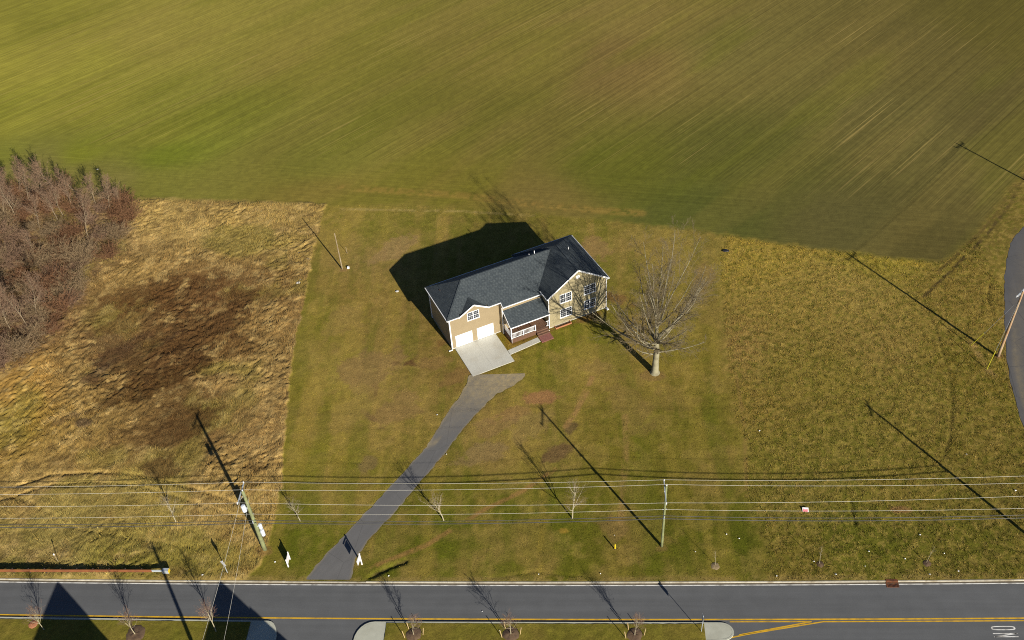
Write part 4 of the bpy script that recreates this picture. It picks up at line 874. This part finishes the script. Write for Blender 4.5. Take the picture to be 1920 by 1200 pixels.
for (px, py, r, c, lab) in ((1341, 1061, .55, 'earth', 'round pale earth patch under the whip sapling nearest the centre pole'), (1538, 1058, .5, 'mulch', 'round dark earth patch under the whip sapling below the pink sign'), (1738, 1056, .5, 'mulch', 'round dark earth patch under the whip sapling near the storm drain')):
    tag(mound('earth_patch', *G(px, py), .0, r, .09, MAT[c], px), lab, 'soil', 'earth patches under whip saplings')
# median trees
MV = []
for sd in (51, 52, 53):
    t_, c_ = bare_tree(sd, 3.7, .055, (16, 7, 5), (.6, .45, .5), lambda t: 44 - 24 * t, .30, .12, False, .05, limb_r=.5, twig=.006); MV.append((joinm('trunk', t_), joinm('crown', c_)))
for i, (px, py, h_, stakes, mul, lab) in enumerate(((83, 1181, 3.5, 0, 0, 'small bare median tree nearest the left edge'), (254, 1190, 4.0, 0, 1, 'small bare median tree with a mulch ring, second from left'), (405, 1184, 4.5, 0, 0, 'small bare median tree beside the shaded rounded nose'), (776, 1191, 3.4, 1, 1, 'staked reddish median tree left of the middle'), (958, 1190, 3.4, 1, 1, 'staked reddish median tree in the middle of the lower island'), (1190, 1192, 3.5, 1, 1, 'staked reddish median tree nearest the sign post'))):
    x, y = G(px, py, .03)
    plant_tree('median_tree', MV[i % 3], (MAT['bark_young'], MAT['twig_red']), (x, y, .04), i * 1.3, h_ / 3.7, lab, 'tree', 'young trees on the median')
    if mul: tag(mound('mulch_ring', x, y + .1, .04, .95 if stakes else 1.2, .16, MAT['mulch'], px), 'mulch ring under ' + lab.replace('small bare ', '').replace('reddish ', ''), 'mulch', 'mulch rings on the median')
    if stakes:
        for k, (dx, dy, lx, ly) in enumerate(((-.95, -.25, -.15, .12), (-.55, .75, -.1, .1), (.95, -.05, .18, .1))):
            mb = MB(); mb.beam((0, 0, -.1), (lx, ly, 1.15), .06, .06)
            w_ = ('near left', 'far left', 'right')[k]; o = mb.build('stake', MAT['stake']); o.location = (x + dx, y + dy, .05); tag(o, w_ + ' stake of ' + lab.replace('staked reddish ', ''), 'stake', 'tree stakes on the median')
x, y = G(62, 1171, .03); tag(mound('mulch_ring', x, y, .04, .6, .12, MAT['planter'], 62), 'reddish heap on the median left of the leftmost tree', 'mulch')

# ------------------------------------------------------------------ thicket on the left
THK = PX([(-160, 335), (0, 346), (60, 352), (150, 366), (225, 380), (256, 395), (252, 425), (226, 470), (188, 520), (140, 590), (98, 655), (40, 695), (-160, 740)])
TV = []
for sd, H_ in ((61, 10.5), (62, 9.5), (63, 8.0), (64, 7.0)):
    t_, c_ = bare_tree(sd, H_, .12, (22, 8, 6), (.44, .42, .5), lambda t: 40 - 16 * t, .30, .1, False, .06, limb_r=.42, twig=.013, lens=lambda t: 1.1 - .6 * t); TV.append((joinm('trunk', t_), joinm('crown', c_)))
tp = [(166, 446, 0, 1.0), (118, 404, 1, 1.0), (74, 426, 2, 1.0), (32, 416, 0, .95), (38, 398, 1, .9), (10, 405, 1, 1.05), (58, 385, 2, 1.05), (92, 388, 0, .85), (138, 392, 3, 1.1), (108, 412, 3, 1.0), (208, 396, 2, .95), (180, 384, 3, 1.0), (150, 372, 1, .85), (68, 482, 3, .95), (74, 600, 0, 1.0), (54, 618, 1, .95), (20, 618, 2, 1.0), (2, 560, 3, 1.1), (228, 388, 3, .7), (14, 372, 2, 1.05), (112, 372, 0, .9), (84, 366, 3, 1.1), (40, 366, 1, .9)]
tp.sort(); ORD = 'first second third fourth fifth sixth seventh eighth ninth tenth eleventh twelfth thirteenth fourteenth fifteenth sixteenth seventeenth eighteenth nineteenth twentieth twenty-first twenty-second twenty-third'.split()
for i, (px, py, v, s_) in enumerate(tp):
    where = 'at the far back of the thicket' if py < 390 else ('in the middle of the thicket' if py < 500 else 'at the near end of the thicket')
    x, y = G(px, py); plant_tree('thicket_tree', TV[v], (MAT['bark_thicket'], MAT['twig_grey']), (x, y, -.05), i * 2.4, s_ * .8, f'slender pale-trunked bare tree {where}, {ORD[i]} from the left edge', 'tree', 'bare trees of the thicket')
def shrub(seed, n, h, spread, twig):
    r_ = np.random.default_rng(seed); a = r_.random(n) * 2 * math.pi; e = r_.random(n) ** .7 * spread
    S = np.stack([np.cos(a) * e * .35, np.sin(a) * e * .35, np.zeros(n)], -1); D = np.stack([np.cos(a) * e, np.sin(a) * e, np.ones(n)], -1)
    L = h * r_.uniform(.6, 1.1, n); P, T, R = grow_level(r_, S, D, L, np.full(n, .02), np.full(n, .008), 4, .12, np.full(n, .03)); out = [tubes(P, R, 3)]
    for k in range(2):
        S, D, t, rr = children(r_, P, T, R, 6 if k == 0 else 4, .2, 1, 40, 15); L = np.repeat(L, 6 if k == 0 else 4) * .42 * r_.uniform(.6, 1.2, len(t))
        P, T, R = grow_level(r_, S, D, L, np.full(len(S), twig), np.full(len(S), twig * .6), 2, .15, np.full(len(S), .05)); out.append(tubes(P, R, 3))
    return joinm('stems', out)
SH = [shrub(71, 60, 2.6, 1.0, .011), shrub(72, 70, 2.0, 1.2, .011), shrub(73, 46, 3.2, .8, .011)]
def shrub_mesh(v, mat):
    me = SH[v].copy(); me.materials.append(mat); return me
SHM = {(v, m): shrub_mesh(v, MAT[m]) for v in range(3) for m in ('shrub_grey', 'shrub_red', 'twig_grey')}
r_ = np.random.default_rng(9)
ta = np.array(THK); nsh = 0; pts_s = []
while nsh < 135:
    x, y = r_.uniform(ta[:, 0].min(), ta[:, 0].max()), r_.uniform(ta[:, 1].min(), ta[:, 1].max())
    if not in_poly(np.array([x]), np.array([y]), THK)[0]: continue
    if pts_s and min(math.hypot(x - a, y - b) for a, b in pts_s) < 1.25: continue
    pts_s.append((x, y)); m_ = ('shrub_grey', 'shrub_red', 'twig_grey')[r_.choice(3, p=(.4, .3, .3))]; v = int(r_.integers(3))
    o = link('shrub', SHM[(v, m_)], None); o.location = (x, y, -.05); o.rotation_euler = (0, 0, r_.random() * 6.3); s_ = r_.uniform(.7, 1.2); o.scale = (s_ * 1.15, s_ * 1.15, s_ * .85)
    lab = {'shrub_grey': 'grey-green leafless shrub massed in the thicket at left', 'shrub_red': 'russet leafless shrub massed in the thicket at left', 'twig_grey': 'mauve-grey leafless shrub massed in the thicket at left'}[m_]
    dmin = float(seg_dist(np.array([x]), np.array([y]), THK[5:12])[0]); ty = y - 90 - .09 * (x + 60)
    where = 'along the meadow edge of the thicket' if dmin < 2.2 else ('deep in the far part of the thicket' if y > 128 else ('in the middle of the thicket' if y > 112 else 'in the near part of the thicket'))
    lab = lab.replace('massed in the thicket at left', where); tag(o, lab, 'shrub', lab.replace('leafless shrub', 'shrubs')); nsh += 1
o = link('shrub', SHM[(1, 'shrub_red')], None); o.location = (*G(228, 385), 0); o.scale = (1.5, 1.4, 1.25); tag(o, 'broad dark russet shrub at the right end of the thicket beside the field', 'shrub')
o = link('shrub', SHM[(1, 'shrub_red')], None); o.location = (*G(101, 598), 0); o.scale = (.75, .75, .35); o.rotation_euler = (0, 0, 1.0); tag(o, 'low rusty brush heap at the near foot of the thicket', 'shrub')
# tangle of brambles and fallen stems on the thicket floor
n = 16000; X = r_.uniform(ta[:, 0].min(), ta[:, 0].max(), n * 3); Y = r_.uniform(ta[:, 1].min(), ta[:, 1].max(), n * 3); k = in_poly(X + 1.2 * (fbm(X * .5, Y * .5, 81, 3) - .5) * 3, Y, THK); X, Y = X[k][:n], Y[k][:n]; n = len(X)
a = r_.random(n) * 6.283; D = np.stack([np.cos(a), np.sin(a), r_.uniform(.1, 1.0, n)], -1)
P, T, R = grow_level(r_, np.stack([X, Y, np.full(n, 0.0)], -1), D, r_.uniform(.5, 1.5, n), np.full(n, .014), np.full(n, .008), 3, .2, np.full(n, -.12)); V, F = tubes(P, R, 3)
me = np_mesh('brambles', V, F); tag(link('brambles', me, pmat('bramble_stems', (0.12, 0.07, 0.045), .9, .45, 1.5, (.17, .13, .06), .25, .9)), 'tangle of brown bramble stems on the thicket floor', 'brambles', kind='stuff')

# ------------------------------------------------------------------ grass as real blades
def blades(name, n, region, hgt, wid, lean, seed, lab, flow=None, clump=None, shade=(.72, 1.3), trange=(0.15, 76)):
    r_ = np.random.default_rng(seed); S = r_.uniform(-68, 68, n * 8); T = r_.uniform(*trange, n * 8); p = road(S, T); X, Y = p[:, 0], p[:, 1]
    inM = in_poly(X, Y, MEADOW); inP = in_poly(X, Y, PASTURE); inF = in_poly(X, Y, FIELD)
    k = ~inF & (inM if region == 1 else (inP if region == 3 else ~(inM | inP)))
    X, Y = X[k][:int(n * 1.12 * (1 if clump is None else 1.9))], Y[k][:int(n * 1.12 * (1 if clump is None else 1.9))]
    if clump is not None:
        k = r_.random(len(X)) < clump(X, Y); X, Y = X[k][:int(n * 1.12)], Y[k][:int(n * 1.12)]
    c, rm, hd, mm, pm, fm, reg = cover(X, Y); ok = (reg == region) & (sink_of(X, Y) > .03)
    X, Y, c, mm, pm, fm = (q[ok][:n] for q in (X, Y, c, mm, pm, fm)); n = len(X); z = relief(X, Y, mm, pm, fm)
    h = hgt[0] + (hgt[1] - hgt[0]) * r_.random(n); w = wid[0] + (wid[1] - wid[0]) * r_.random(n); a = r_.random(n) * 6.283
    if flow is None: la = r_.random(n) * 6.283; ln = r_.uniform(*lean, n)
    else: la = flow(X, Y) + r_.normal(size=n) * .45; ln = r_.uniform(*lean, n); a = la + math.pi / 2 + r_.normal(size=n) * .5
    up = np.sqrt(np.clip(1 - ln ** 2, .02, 1)); B = np.stack([X, Y, z - .02], -1); s_ = np.stack([np.cos(a) * w / 2, np.sin(a) * w / 2, np.zeros(n)], -1)
    tip = B + np.stack([np.cos(la) * ln * h, np.sin(la) * ln * h, up * h], -1)
    V = np.stack([B - s_, B + s_, tip], 1).reshape(-1, 3); F = np.arange(3 * n).reshape(-1, 3)
    k = r_.uniform(*shade, (n, 1)); hue = r_.normal(size=(n, 1)) * .07; cc = c * k * (1 + hue * np.array([1, 0, -1.0])); C = np.repeat(np.clip(cc, .003, .8), 3, 0)
    me = np_mesh(name, V, F, C); return tag(link(name, me, MAT['blade']), lab, 'grass', kind='stuff')
blades('dry_grass', 230000, 1, (.18, .5), (.025, .06), (.8, .99), 101, 'long dry grass lodged in waves across the left meadow', flow=lambda X, Y: math.radians(35) + 2.6 * (fbm(X * .16, Y * .16, 91, 3) - .5) * 2, shade=(.65, 1.35))
blades('dry_grass', 26000, 1, (.35, .75), (.025, .05), (.1, .6), 102, 'upright straw tufts standing in the left meadow', clump=lambda X, Y: sstep(.56, .66, fbm(X * .55, Y * .55, 92, 3)), shade=(.75, 1.5))
blades('lawn_grass', 210000, 2, (.05, .12), (.04, .10), (.3, .9), 103, 'short grass of the mown lawn', shade=(.55, 1.42))
blades('pasture_grass', 190000, 3, (.08, .24), (.04, .10), (.5, .97), 104, 'tufted rough grass of the right pasture', clump=lambda X, Y: .25 + .75 * sstep(.4, .6, fbm(X * 1.5, Y * 1.5, 26, 3, .6)), shade=(.6, 1.4))

# ------------------------------------------------------------------ utility poles and wires
def wire(name, a, b, sag, r, mat, parent=None):
    a = np.array(a, float); b = np.array(b, float); n = 14; mb = MB()
    mb.tube([a + (b - a) * t - np.array([0, 0, 4 * sag * t * (1 - t)]) for t in np.linspace(0, 1, n)], r, 5); return mb.build(name, mat, parent)
rd = np.array([*RTv, 0]); rnv = np.array([*RN, 0])
def pole(x, y, h, r, mat, lab, arm=None, lean=(0, 0), tele=True, armz=None):
    o = empty('utility_pole', (x, y, 0)); tag(o, lab, 'utility pole', 'utility poles')
    mb = MB(); n = 8; mb.tube([(lean[0] * t, lean[1] * t, -.2 + (h + .2) * t) for t in np.linspace(0, 1, n)], [r * (1 - .38 * t) for t in np.linspace(0, 1, n)], 12); mb.build('post', mat, o, smooth=True)
    if arm:
        d = np.array(arm[2]); z = (h - .35) if armz is None else armz; a, b = d * arm[0], d * arm[1]; s_ = np.array([-d[1], d[0], 0]) * (r + .02)
        mb = MB(); mb.beam(a + s_ + (0, 0, z), b + s_ + (0, 0, z), .1, .13); mb.build('crossarm', MAT['galv'], o)
        for e in (a * .96, b * .96, None):
            mb = MB(); q = (e + s_ + np.array([0, 0, z + .06])) if e is not None else np.array([0, 0, h])
            mb.tube([q, q + (0, 0, .12), q + (0, 0, .24)], [.05, .09, .04], 8); mb.build('insulator', MAT['porcelain'], o)
        for e in (a * .55, b * .55):
            mb = MB(); mb.beam(e + s_ + (0, 0, z - .05), s_ * .9 + np.array([0, 0, z - .75]), .04, .05); mb.build('brace', MAT['galv'], o)
    if tele:
        mb = MB(); mb.beam((-.25, 0, 6.85), (.25, 0, 6.85), .06, .1); mb.build('bracket', MAT['galv'], o); mb = MB(); mb.beam((-.05, -.3, 5.7), (-.05, .12, 5.7), .08, .5); mb.build('bracket', MAT['galv'], o)
    return o
PL, PM_, PR = np.array([-30.38, 67.94]), np.array([14.96, 64.46]), np.array([63.57, 89.95])
PSE, PNE, PS, PW = np.array([56.2, 61.0]), np.array([89.8, 117.8]), np.array([-30.5, 45.4]), np.array([-75.7, 71.6])
pl_o = pole(*PL, 10.9, .26, MAT['pole_g'], 'greenish wooden pole carrying grey transformer cans, left of the driveway', (1.4, -1.5, rnv))
for dx, dz, hh, rr in ((-.55, 8.0, .95, .25), (.5, 4.6, .75, .2), (.5, 3.4, .95, .22)):
    mb = MB(); mb.tube([(dx, -.05, dz - hh / 2), (dx, -.05, dz + hh / 2 - .06), (dx, -.05, dz + hh / 2)], [rr, rr, rr * .6], 14); mb.build('transformer', MAT['tank'], pl_o, smooth=False)
    mb = MB(); mb.beam((0, -.05, dz), (dx * .8, -.05, dz), .08, .2); mb.build('bracket', MAT['galv'], pl_o)
pm_o = pole(*PM_, 10.9, .16, MAT['pole_g'], 'slender green-grey wooden pole on the lawn right of centre', (.95, -2.2, rnv))
pr_o = pole(*PR, 11.4, .2, MAT['pole_b'], 'rusty-stained wooden pole beside the side road at right', (1.2, -1.2, np.array([.75, .66, 0])), tele=False)
pole(*PSE, 10.9, .2, MAT['pole_g'], 'wooden pole past the right end of the verge wires', (1.3, -1.3, rnv)); pole(*PNE, 11.0, .18, MAT['pole_b'], 'wooden pole far up the side road', (1.1, -1.1, np.array([.8, .6, 0])), tele=False)
pole(*PS, 12.0, .24, MAT['pole_w'], 'wooden pole across the main road opposite the transformer pole', (.8, -.8, rd), tele=False); pole(*PW, 10.9, .2, MAT['pole_g'], 'wooden pole past the left end of the verge wires', (1.3, -1.3, rnv))
sp_ = pole(*G(642, 505), 6.95, .11, MAT['pole_w'], 'short thin weathered pole standing alone at the lawn edge left of the house', None, tele=False)
mb = MB(); mb.box(.3, .62, -.35, -.05, 0, .32); o = mb.build('utility_box', MAT['trim']); o.location = (*G(648, 502), 0); tag(o, 'small white box at the foot of the short thin pole', 'box')
def spans(seq, offs):
    for a, b, tags_ in seq:
        for k, (n0, z, sag, r, mt, nm, lab) in enumerate(offs):
            na = n0[tags_[0]]; nb = n0[tags_[1]]
            w = wire(nm, (*(a + RN * na), z), (*(b + RN * nb), z), sag, r, MAT[mt]); tag(w, lab + tags_[2], 'wire', 'overhead wires along the road')
OFF = [({'w': 1.3, 'l': 1.35, 'm': .92, 'e': 1.25}, 10.75, .45, .0095, 'wire', 'power_line', 'farthest bare power line '), ({'w': 0, 'l': 0, 'm': 0, 'e': 0}, 11.13, .45, .0095, 'wire', 'power_line', 'second bare power line from the field '),
       ({'w': -1.3, 'l': -1.45, 'm': -2.1, 'e': -1.25}, 10.75, .45, .0095, 'wire', 'power_line', 'third bare power line from the field '), ({'w': -.1, 'l': -.1, 'm': -.1, 'e': -.1}, 6.95, .45, .0095, 'wire', 'neutral_wire', 'pale lower wire '), ({'w': -.2, 'l': -.2, 'm': -.2, 'e': -.2}, 5.95, .55, .036, 'cable', 'telephone_cable', 'upper dark telephone cable '), ({'w': -.25, 'l': -.25, 'm': -.25, 'e': -.25}, 5.5, .55, .045, 'cable', 'telephone_cable', 'lowest dark telephone cable ')]
spans([(PW, PL, ('w', 'l', 'left of the transformer pole')), (PL, PM_, ('l', 'm', 'between transformer pole and centre pole')), (PM_, PSE, ('m', 'e', 'right of the centre pole'))], OFF)
for dx in (-.5, .5):
    tag(wire('service_wire', (PL[0] + dx * .9, PL[1], 9.8), (PS[0] + dx * 2.4, PS[1], 11.6), .5, .011, MAT['wire']), ('left' if dx < 0 else 'right') + ' service wire crossing the main road from the transformer pole', 'wire', 'service wires over the road')
for k, (q, lab) in enumerate((((1850, 693), 'guy wire with yellow guard, nearer one by the side road pole'), ((1820, 648), 'guy wire with yellow guard, farther left of the side road pole'))):
    a = np.array([*G(*q), 0.0]); b = np.array([*PR, 10.0]); d = (b - a) / np.linalg.norm(b - a)
    g_ = empty('guy_wire', a); tag(g_, lab, 'guy wire', 'guy wires')
    mb = MB(); mb.tube([(0, 0, -.1), b - a], .012, 5); mb.build('strand', MAT['galv'], g_); mb = MB(); mb.tube([d * .05, d * 2.9], .05, 7); mb.build('guard', MAT['yguy'], g_)
for dz in (-1.1, 1.1):
    q = np.array([.75, .66]) * dz; q2 = np.array([.8, .6]) * dz
    tag(wire('power_line', (*(PR + q), 11.3), (*(PNE + q2), 10.9), .5, .011, MAT['wire']), ('near' if dz < 0 else 'far') + ' bare power line running up the side road', 'wire', 'overhead wires along the side road')

# ------------------------------------------------------------------ guard rail
g0, g1 = np.array(G(-330, 1068.5, .7)), np.array(G(284, 1069.5, .7)); gd = (g1 - g0) / np.linalg.norm(g1 - g0); gn = np.array([-gd[1], gd[0]])
gr = empty('guard_rail', (*g1, 0)); tag(gr, 'rusty steel guard rail with dark posts above the road at lower left', 'guard rail')
prof = [(0, .34), (-.04, .39), (-.04, .47), (.035, .53), (.035, .59), (-.04, .65), (-.04, .73), (0, .78), (.03, .79)]
mb = MB(); L = np.linalg.norm(g1 - g0); nn = 12
V = [(*(-gd * L * (1 - i / nn) + gn * (a + o_)), z) for i in range(nn + 1) for o_ in (0, .012) for a, z in prof]; m_ = len(prof); F = []
for i in range(nn):
    for o_ in (0, 1):
        for k in range(m_ - 1): a = (2 * i + o_) * m_ + k; F.append((a, a + 1, a + 1 + 2 * m_, a + 2 * m_))
mb.add(V, F); mb.build('beam', MAT['rust'], gr)
for i in range(16):
    p = -gd * (1.2 + 1.9 * i) + gn * .16; mb = MB(); mb.box(p[0] - .06, p[0] + .06, p[1] - .08, p[1] + .08, -.1, .78); mb.build('post', MAT['darkpost'], gr)
    mb = MB(); mb.box(p[0] - .05, p[0] + .05, p[1] - .13, p[1] - .085, .42, .74); mb.build('spacer', MAT['darkpost'], gr)
ge = empty('end_terminal', (*g1, 0)); ge.parent = gr; ge.location = (0, 0, 0)
mb = MB(); mb.beam((*(gd * .02), .60), (*(gd * 1.35), .60), .08, .3); mb.build('rail_end', MAT['galv'], ge)
mb = MB(); e = gd * 1.65; mb.beam((*(gd * 1.3), .6), (*(gd * 2.0), .6), .42, .5); mb.build('impact_head', MAT['galv'], ge)
mb = MB(); mb.beam((*(gd * 2.002), .6), (*(gd * 2.03), .6), .42, .5); mb.build('face_plate', MAT['yellow'], ge)
mb = MB(); mb.box(e[0] - .06, e[0] + .06, e[1] - .06, e[1] + .06, -.1, .5); mb.build('post', MAT['darkpost'], ge)

# ------------------------------------------------------------------ signs, markers and small things
def part(name, mat, parent, fn): m = MB(); fn(m); return m.build(name, mat, parent)
sg_ = empty('road_sign', (*G(427, 1075), 0), math.radians(-38)); tag(sg_, 'blank silver diamond road sign on a thin post left of the transformer pole', 'sign')
part('post', MAT['galv'], sg_, lambda m: m.box(-.03, .03, -.03, .03, -.1, 2.5)); part('plate', MAT['alu'], sg_, lambda m: m.add([(0, -.035, 1.45), (.53, -.035, 1.98), (0, -.035, 2.51), (-.53, -.035, 1.98), (0, -.045, 1.45), (.53, -.045, 1.98), (0, -.045, 2.51), (-.53, -.045, 1.98)], [(3, 2, 1, 0), (4, 5, 6, 7), (0, 1, 5, 4), (1, 2, 6, 5), (2, 3, 7, 6), (3, 0, 4, 7)]))
a, b = G(541, 1063), G(544, 1048.5); pn = empty('panel_sign', (*a, 0)); tag(pn, 'white two-post yard sign board left of the driveway mouth', 'sign', None); dl = b - a
for q in (np.zeros(2), dl): part('post', MAT['wpost'], pn, lambda m: m.box(q[0] - .055, q[0] + .055, q[1] - .055, q[1] + .055, -.1, 1.42))
part('panel', MAT['wpost'], pn, lambda m: m.beam((*(dl * .06), .85), (*(dl * .94), .85), .03, .95))
rs = empty('hanging_sign_post', (*G(679, 1058.5), 0)); tag(rs, 'white post with arm and hanging board right of the driveway mouth', 'sign')
part('post', MAT['wpost'], rs, lambda m: m.box(-.06, .06, -.06, .06, -.1, 2.15)); ad = np.array([-.22, -.97]) * 1.0
part('arm', MAT['wpost'], rs, lambda m: m.beam((*(-ad * .15), 1.95), (*(ad * 1.0), 1.95), .09, .09)); part('board', MAT['wpost'], rs, lambda m: m.beam((*(ad * .18), 1.52), (*(ad * .95), 1.52), .035, .62))
ms = empty('median_sign', (*G(1315, 1184, .03), .03)); tag(ms, 'thin pole with an edge-on traffic sign on the median island', 'sign')
part('post', MAT['galv'], ms, lambda m: m.tube([(0, 0, -.1), (0, 0, 3.05)], .035, 8)); part('plate', MAT['galv'], ms, lambda m: m.box(-.05, -.035, -.32, .32, 2.2, 3.05))
ym = empty('marker_post', (*G(1153, 1030), 0)); tag(ym, 'yellow pipeline marker post on the lawn below the wires', 'marker'); part('post', MAT['yellow'], ym, lambda m: m.tube([(0, 0, -.1), (0, 0, .85), (0, 0, .97)], [.075, .075, .04], 10)); part('base', MAT['darkpost'], ym, lambda m: m.tube([(0, 0, 0), (0, 0, .14)], .095, 10))
wm = empty('marker_post', (*G(110, 1054), 0)); tag(wm, 'thin post with white cap behind the guard rail', 'marker'); part('post', MAT['pole_w'], wm, lambda m: m.tube([(0, 0, -.1), (0, 0, 1.5)], .035, 7)); part('cap', MAT['litter'], wm, lambda m: m.tube([(0, 0, 1.45), (0, 0, 1.62), (0, 0, 1.68)], [.08, .08, .03], 8))
sp2 = empty('leaning_stake', (*G(651, 475), 0)); tag(sp2, 'small wooden stake in the lawn above the short thin pole', 'stake'); part('stake_body', MAT['pole_w'], sp2, lambda m: m.beam((0, 0, -.1), (-.05, .1, 1.2), .06, .06))
# yard sign fallen in the grass
ys = empty('yard_sign', (*G(1510, 957), .12), math.radians(-8)); ys.rotation_euler[0] = math.radians(24); tag(ys, 'pink and white yard sign lying in the right pasture', 'sign')
part('sheet', MAT['wpost'], ys, lambda m: m.box(-.34, .34, -.26, .26, 0, .012)); part('print', MAT['pink'], ys, lambda m: m.box(-.30, .26, -.25, .05, .0125, .016)); part('print', MAT['pink'], ys, lambda m: m.box(-.26, -.16, .06, .14, .0125, .016)); part('print', MAT['pink'], ys, lambda m: m.box(.14, .24, .06, .14, .0125, .016))
# storm drain
dr = empty('storm_drain', (*road(gr_s, -.42), ZR), math.radians(-4.9)); tag(dr, 'rusty storm drain grate and hood set in the kerb at right', 'drain')
part('hood', MAT['grate'], dr, lambda m: (m.box(-.62, .62, .30, .55, .0, .175)))
part('frame', MAT['grate'], dr, lambda m: (m.box(-.66, .66, -.36, -.28, 0, .03), m.box(-.66, .66, .22, .30, 0, .03), m.box(-.66, -.58, -.28, .22, 0, .03), m.box(.58, .66, -.28, .22, 0, .03)))
for i in range(9): part('bar', MAT['grate'], dr, lambda m: m.box(-.56 + i * .13, -.50 + i * .13, -.28, .22, .0, .026))
part('pit', MAT['black'], dr, lambda m: m.box(-.58, .58, -.28, .22, -.02, .006))
# black bag, stones, litter
def lump(name, x, y, z, rx, ry, rz, mat, seed, nu=9, nv=6):
    r2 = np.random.default_rng(seed); V = []; F = []
    for j in range(nv + 1):
        for i in range(nu):
            th, ph = 2 * math.pi * i / nu, math.pi * j / nv; k = r2.uniform(.78, 1.15); V.append((rx * k * math.sin(ph) * math.cos(th), ry * k * math.sin(ph) * math.sin(th), rz * (1 + k * math.cos(ph)) * .8))
    for j in range(nv):
        for i in range(nu): F.append((j * nu + i, (j + 1) * nu + i, (j + 1) * nu + (i + 1) % nu, j * nu + (i + 1) % nu))
    mb = MB(); mb.add(V, F); o = mb.build(name, mat); o.location = (x, y, z); return o
tag(lump('rubbish_bag', *G(1361, 471), 0, .55, .3, .16, MAT['black'], 1), 'crumpled black bag in the pasture near the field edge', 'bag')
for i, (px, py, r, lab) in enumerate(((576, 488, .42, 'largest pale stone in the tall grass left of the short pole'), (561, 475, .25, 'small pale stone in the tall grass, nearest the field'), (559, 531, .36, 'pale flat stone in the tall grass, nearest the road'), (563, 525, .2, 'small pale stone beside the flat stone'), (606, 390, .25, 'white stone at the field edge above the lawn'), (745, 547, .3, 'pale stone at the left tip of the house shadow'), (183, 318, .22, 'white stone on the field edge above the thicket'))):
    tag(lump('stone', *G(px, py), .02, r, r * .7, r * .35, MAT['rock'], 20 + i), lab, 'stone', 'pale stones in the grass')
for i, (px, py) in enumerate(((729, 1080), (1010, 1077), (1126, 1076), (1304, 1035), (1362, 1002), (1386, 1010), (1725, 1003), (1622, 1062), (1697, 1048), (1770, 1038), (1797, 1071), (1567, 1077), (1629, 1034), (1456, 1080), (380, 1078), (516, 1054), (1152, 1004), (1904, 920), (1743, 1077), (820, 778), (1424, 808), (1030, 620), (1526, 1053), (837, 852), (1812, 852), (937, 1183), (904, 1147))):
    s_ = random.uniform(.05, .12) * (1.6 if px in (1725, 729, 380) else 1); mb = MB()
    mb.add([(-s_, -s_ * .7, .03), (s_, -s_ * .5, .06), (s_ * .8, s_ * .7, .05), (-s_ * .6, s_ * .8, .1), (0, 0, .13)], [(0, 1, 4), (1, 2, 4), (2, 3, 4), (3, 0, 4), (3, 2, 1, 0)])
    o = mb.build('litter', MAT['litter']); zz = ZR - .02 if py > 1100 and px == 904 else .03; o.location = (*G(px, py, zz), zz); o.rotation_euler = (0, 0, px); tag(o, 'small white scrap of litter lying on the ground', 'litter', 'white scraps of litter')

# ------------------------------------------------------------------ houses across the road (below the picture; their shadows cross it)
def gable_house(tip, h, half, foot, lab, second=None, depth=9.0):
    ax, ay = tip[0] + h * SD[0] / SD[2], tip[1] + h * SD[1] / SD[2]
    o = empty('neighbour_house', (ax, ay, -.4), math.atan2(RTv[1], RTv[0])); tag(o, lab, 'house', 'houses across the main road'); h = h + .4
    def prism(m, u0, w, hh, ft, v0, v1):
        f = [(u0 - w, v0, 0), (u0 + w, v0, 0), (u0 + w, v0, ft), (u0, v0, hh), (u0 - w, v0, ft)]; b = [(x, v1, z) for x, _, z in f]
        m.add(f + b, [tuple(range(5)), tuple(range(9, 4, -1))] + [(i, i + 5, (i + 1) % 5 + 5, (i + 1) % 5) for i in range(5)])
    part('wall', MAT['siding_far'], o, lambda m: prism(m, 0, half, h - .15, foot, -depth, 0))
    k = (h - foot) / half
    for sgn in (-1, 1): part('roof', MAT['farroof'], o, lambda m: m.slab([(0, -depth - .3, h), (0, .3, h), (sgn * (half + .4), .3, foot - .4 * k), (sgn * (half + .4), -depth - .3, foot - .4 * k)][::(1 if sgn < 0 else -1)], .15))
    if second:
        u0, w, hh, ft = second; part('wall', MAT['siding_far'], o, lambda m: prism(m, u0, w, hh, ft, -depth - 1, -.6))
    part('door', MAT['door'], o, lambda m: m.box(-.5, .5, -.001, .05, .1, 2.3))
    for zz in (1.2, 4.2):
        for u in (-2.4, 1.4): part('window', MAT['glass'], o, lambda m: m.box(u, u + 1.0, -.001, .04, zz, zz + 1.4))
    return o
gable_house(G(107, 1096, ZR), 10.5, 3.9, 7.0, 'gabled house across the road casting the left triangular shadow')
gable_house(G(412, 1094, ZR), 10.5, 3.9, 7.0, 'gabled house across the road casting the stepped triangular shadow', (2.6, 3.4, 9.6, 6.6))
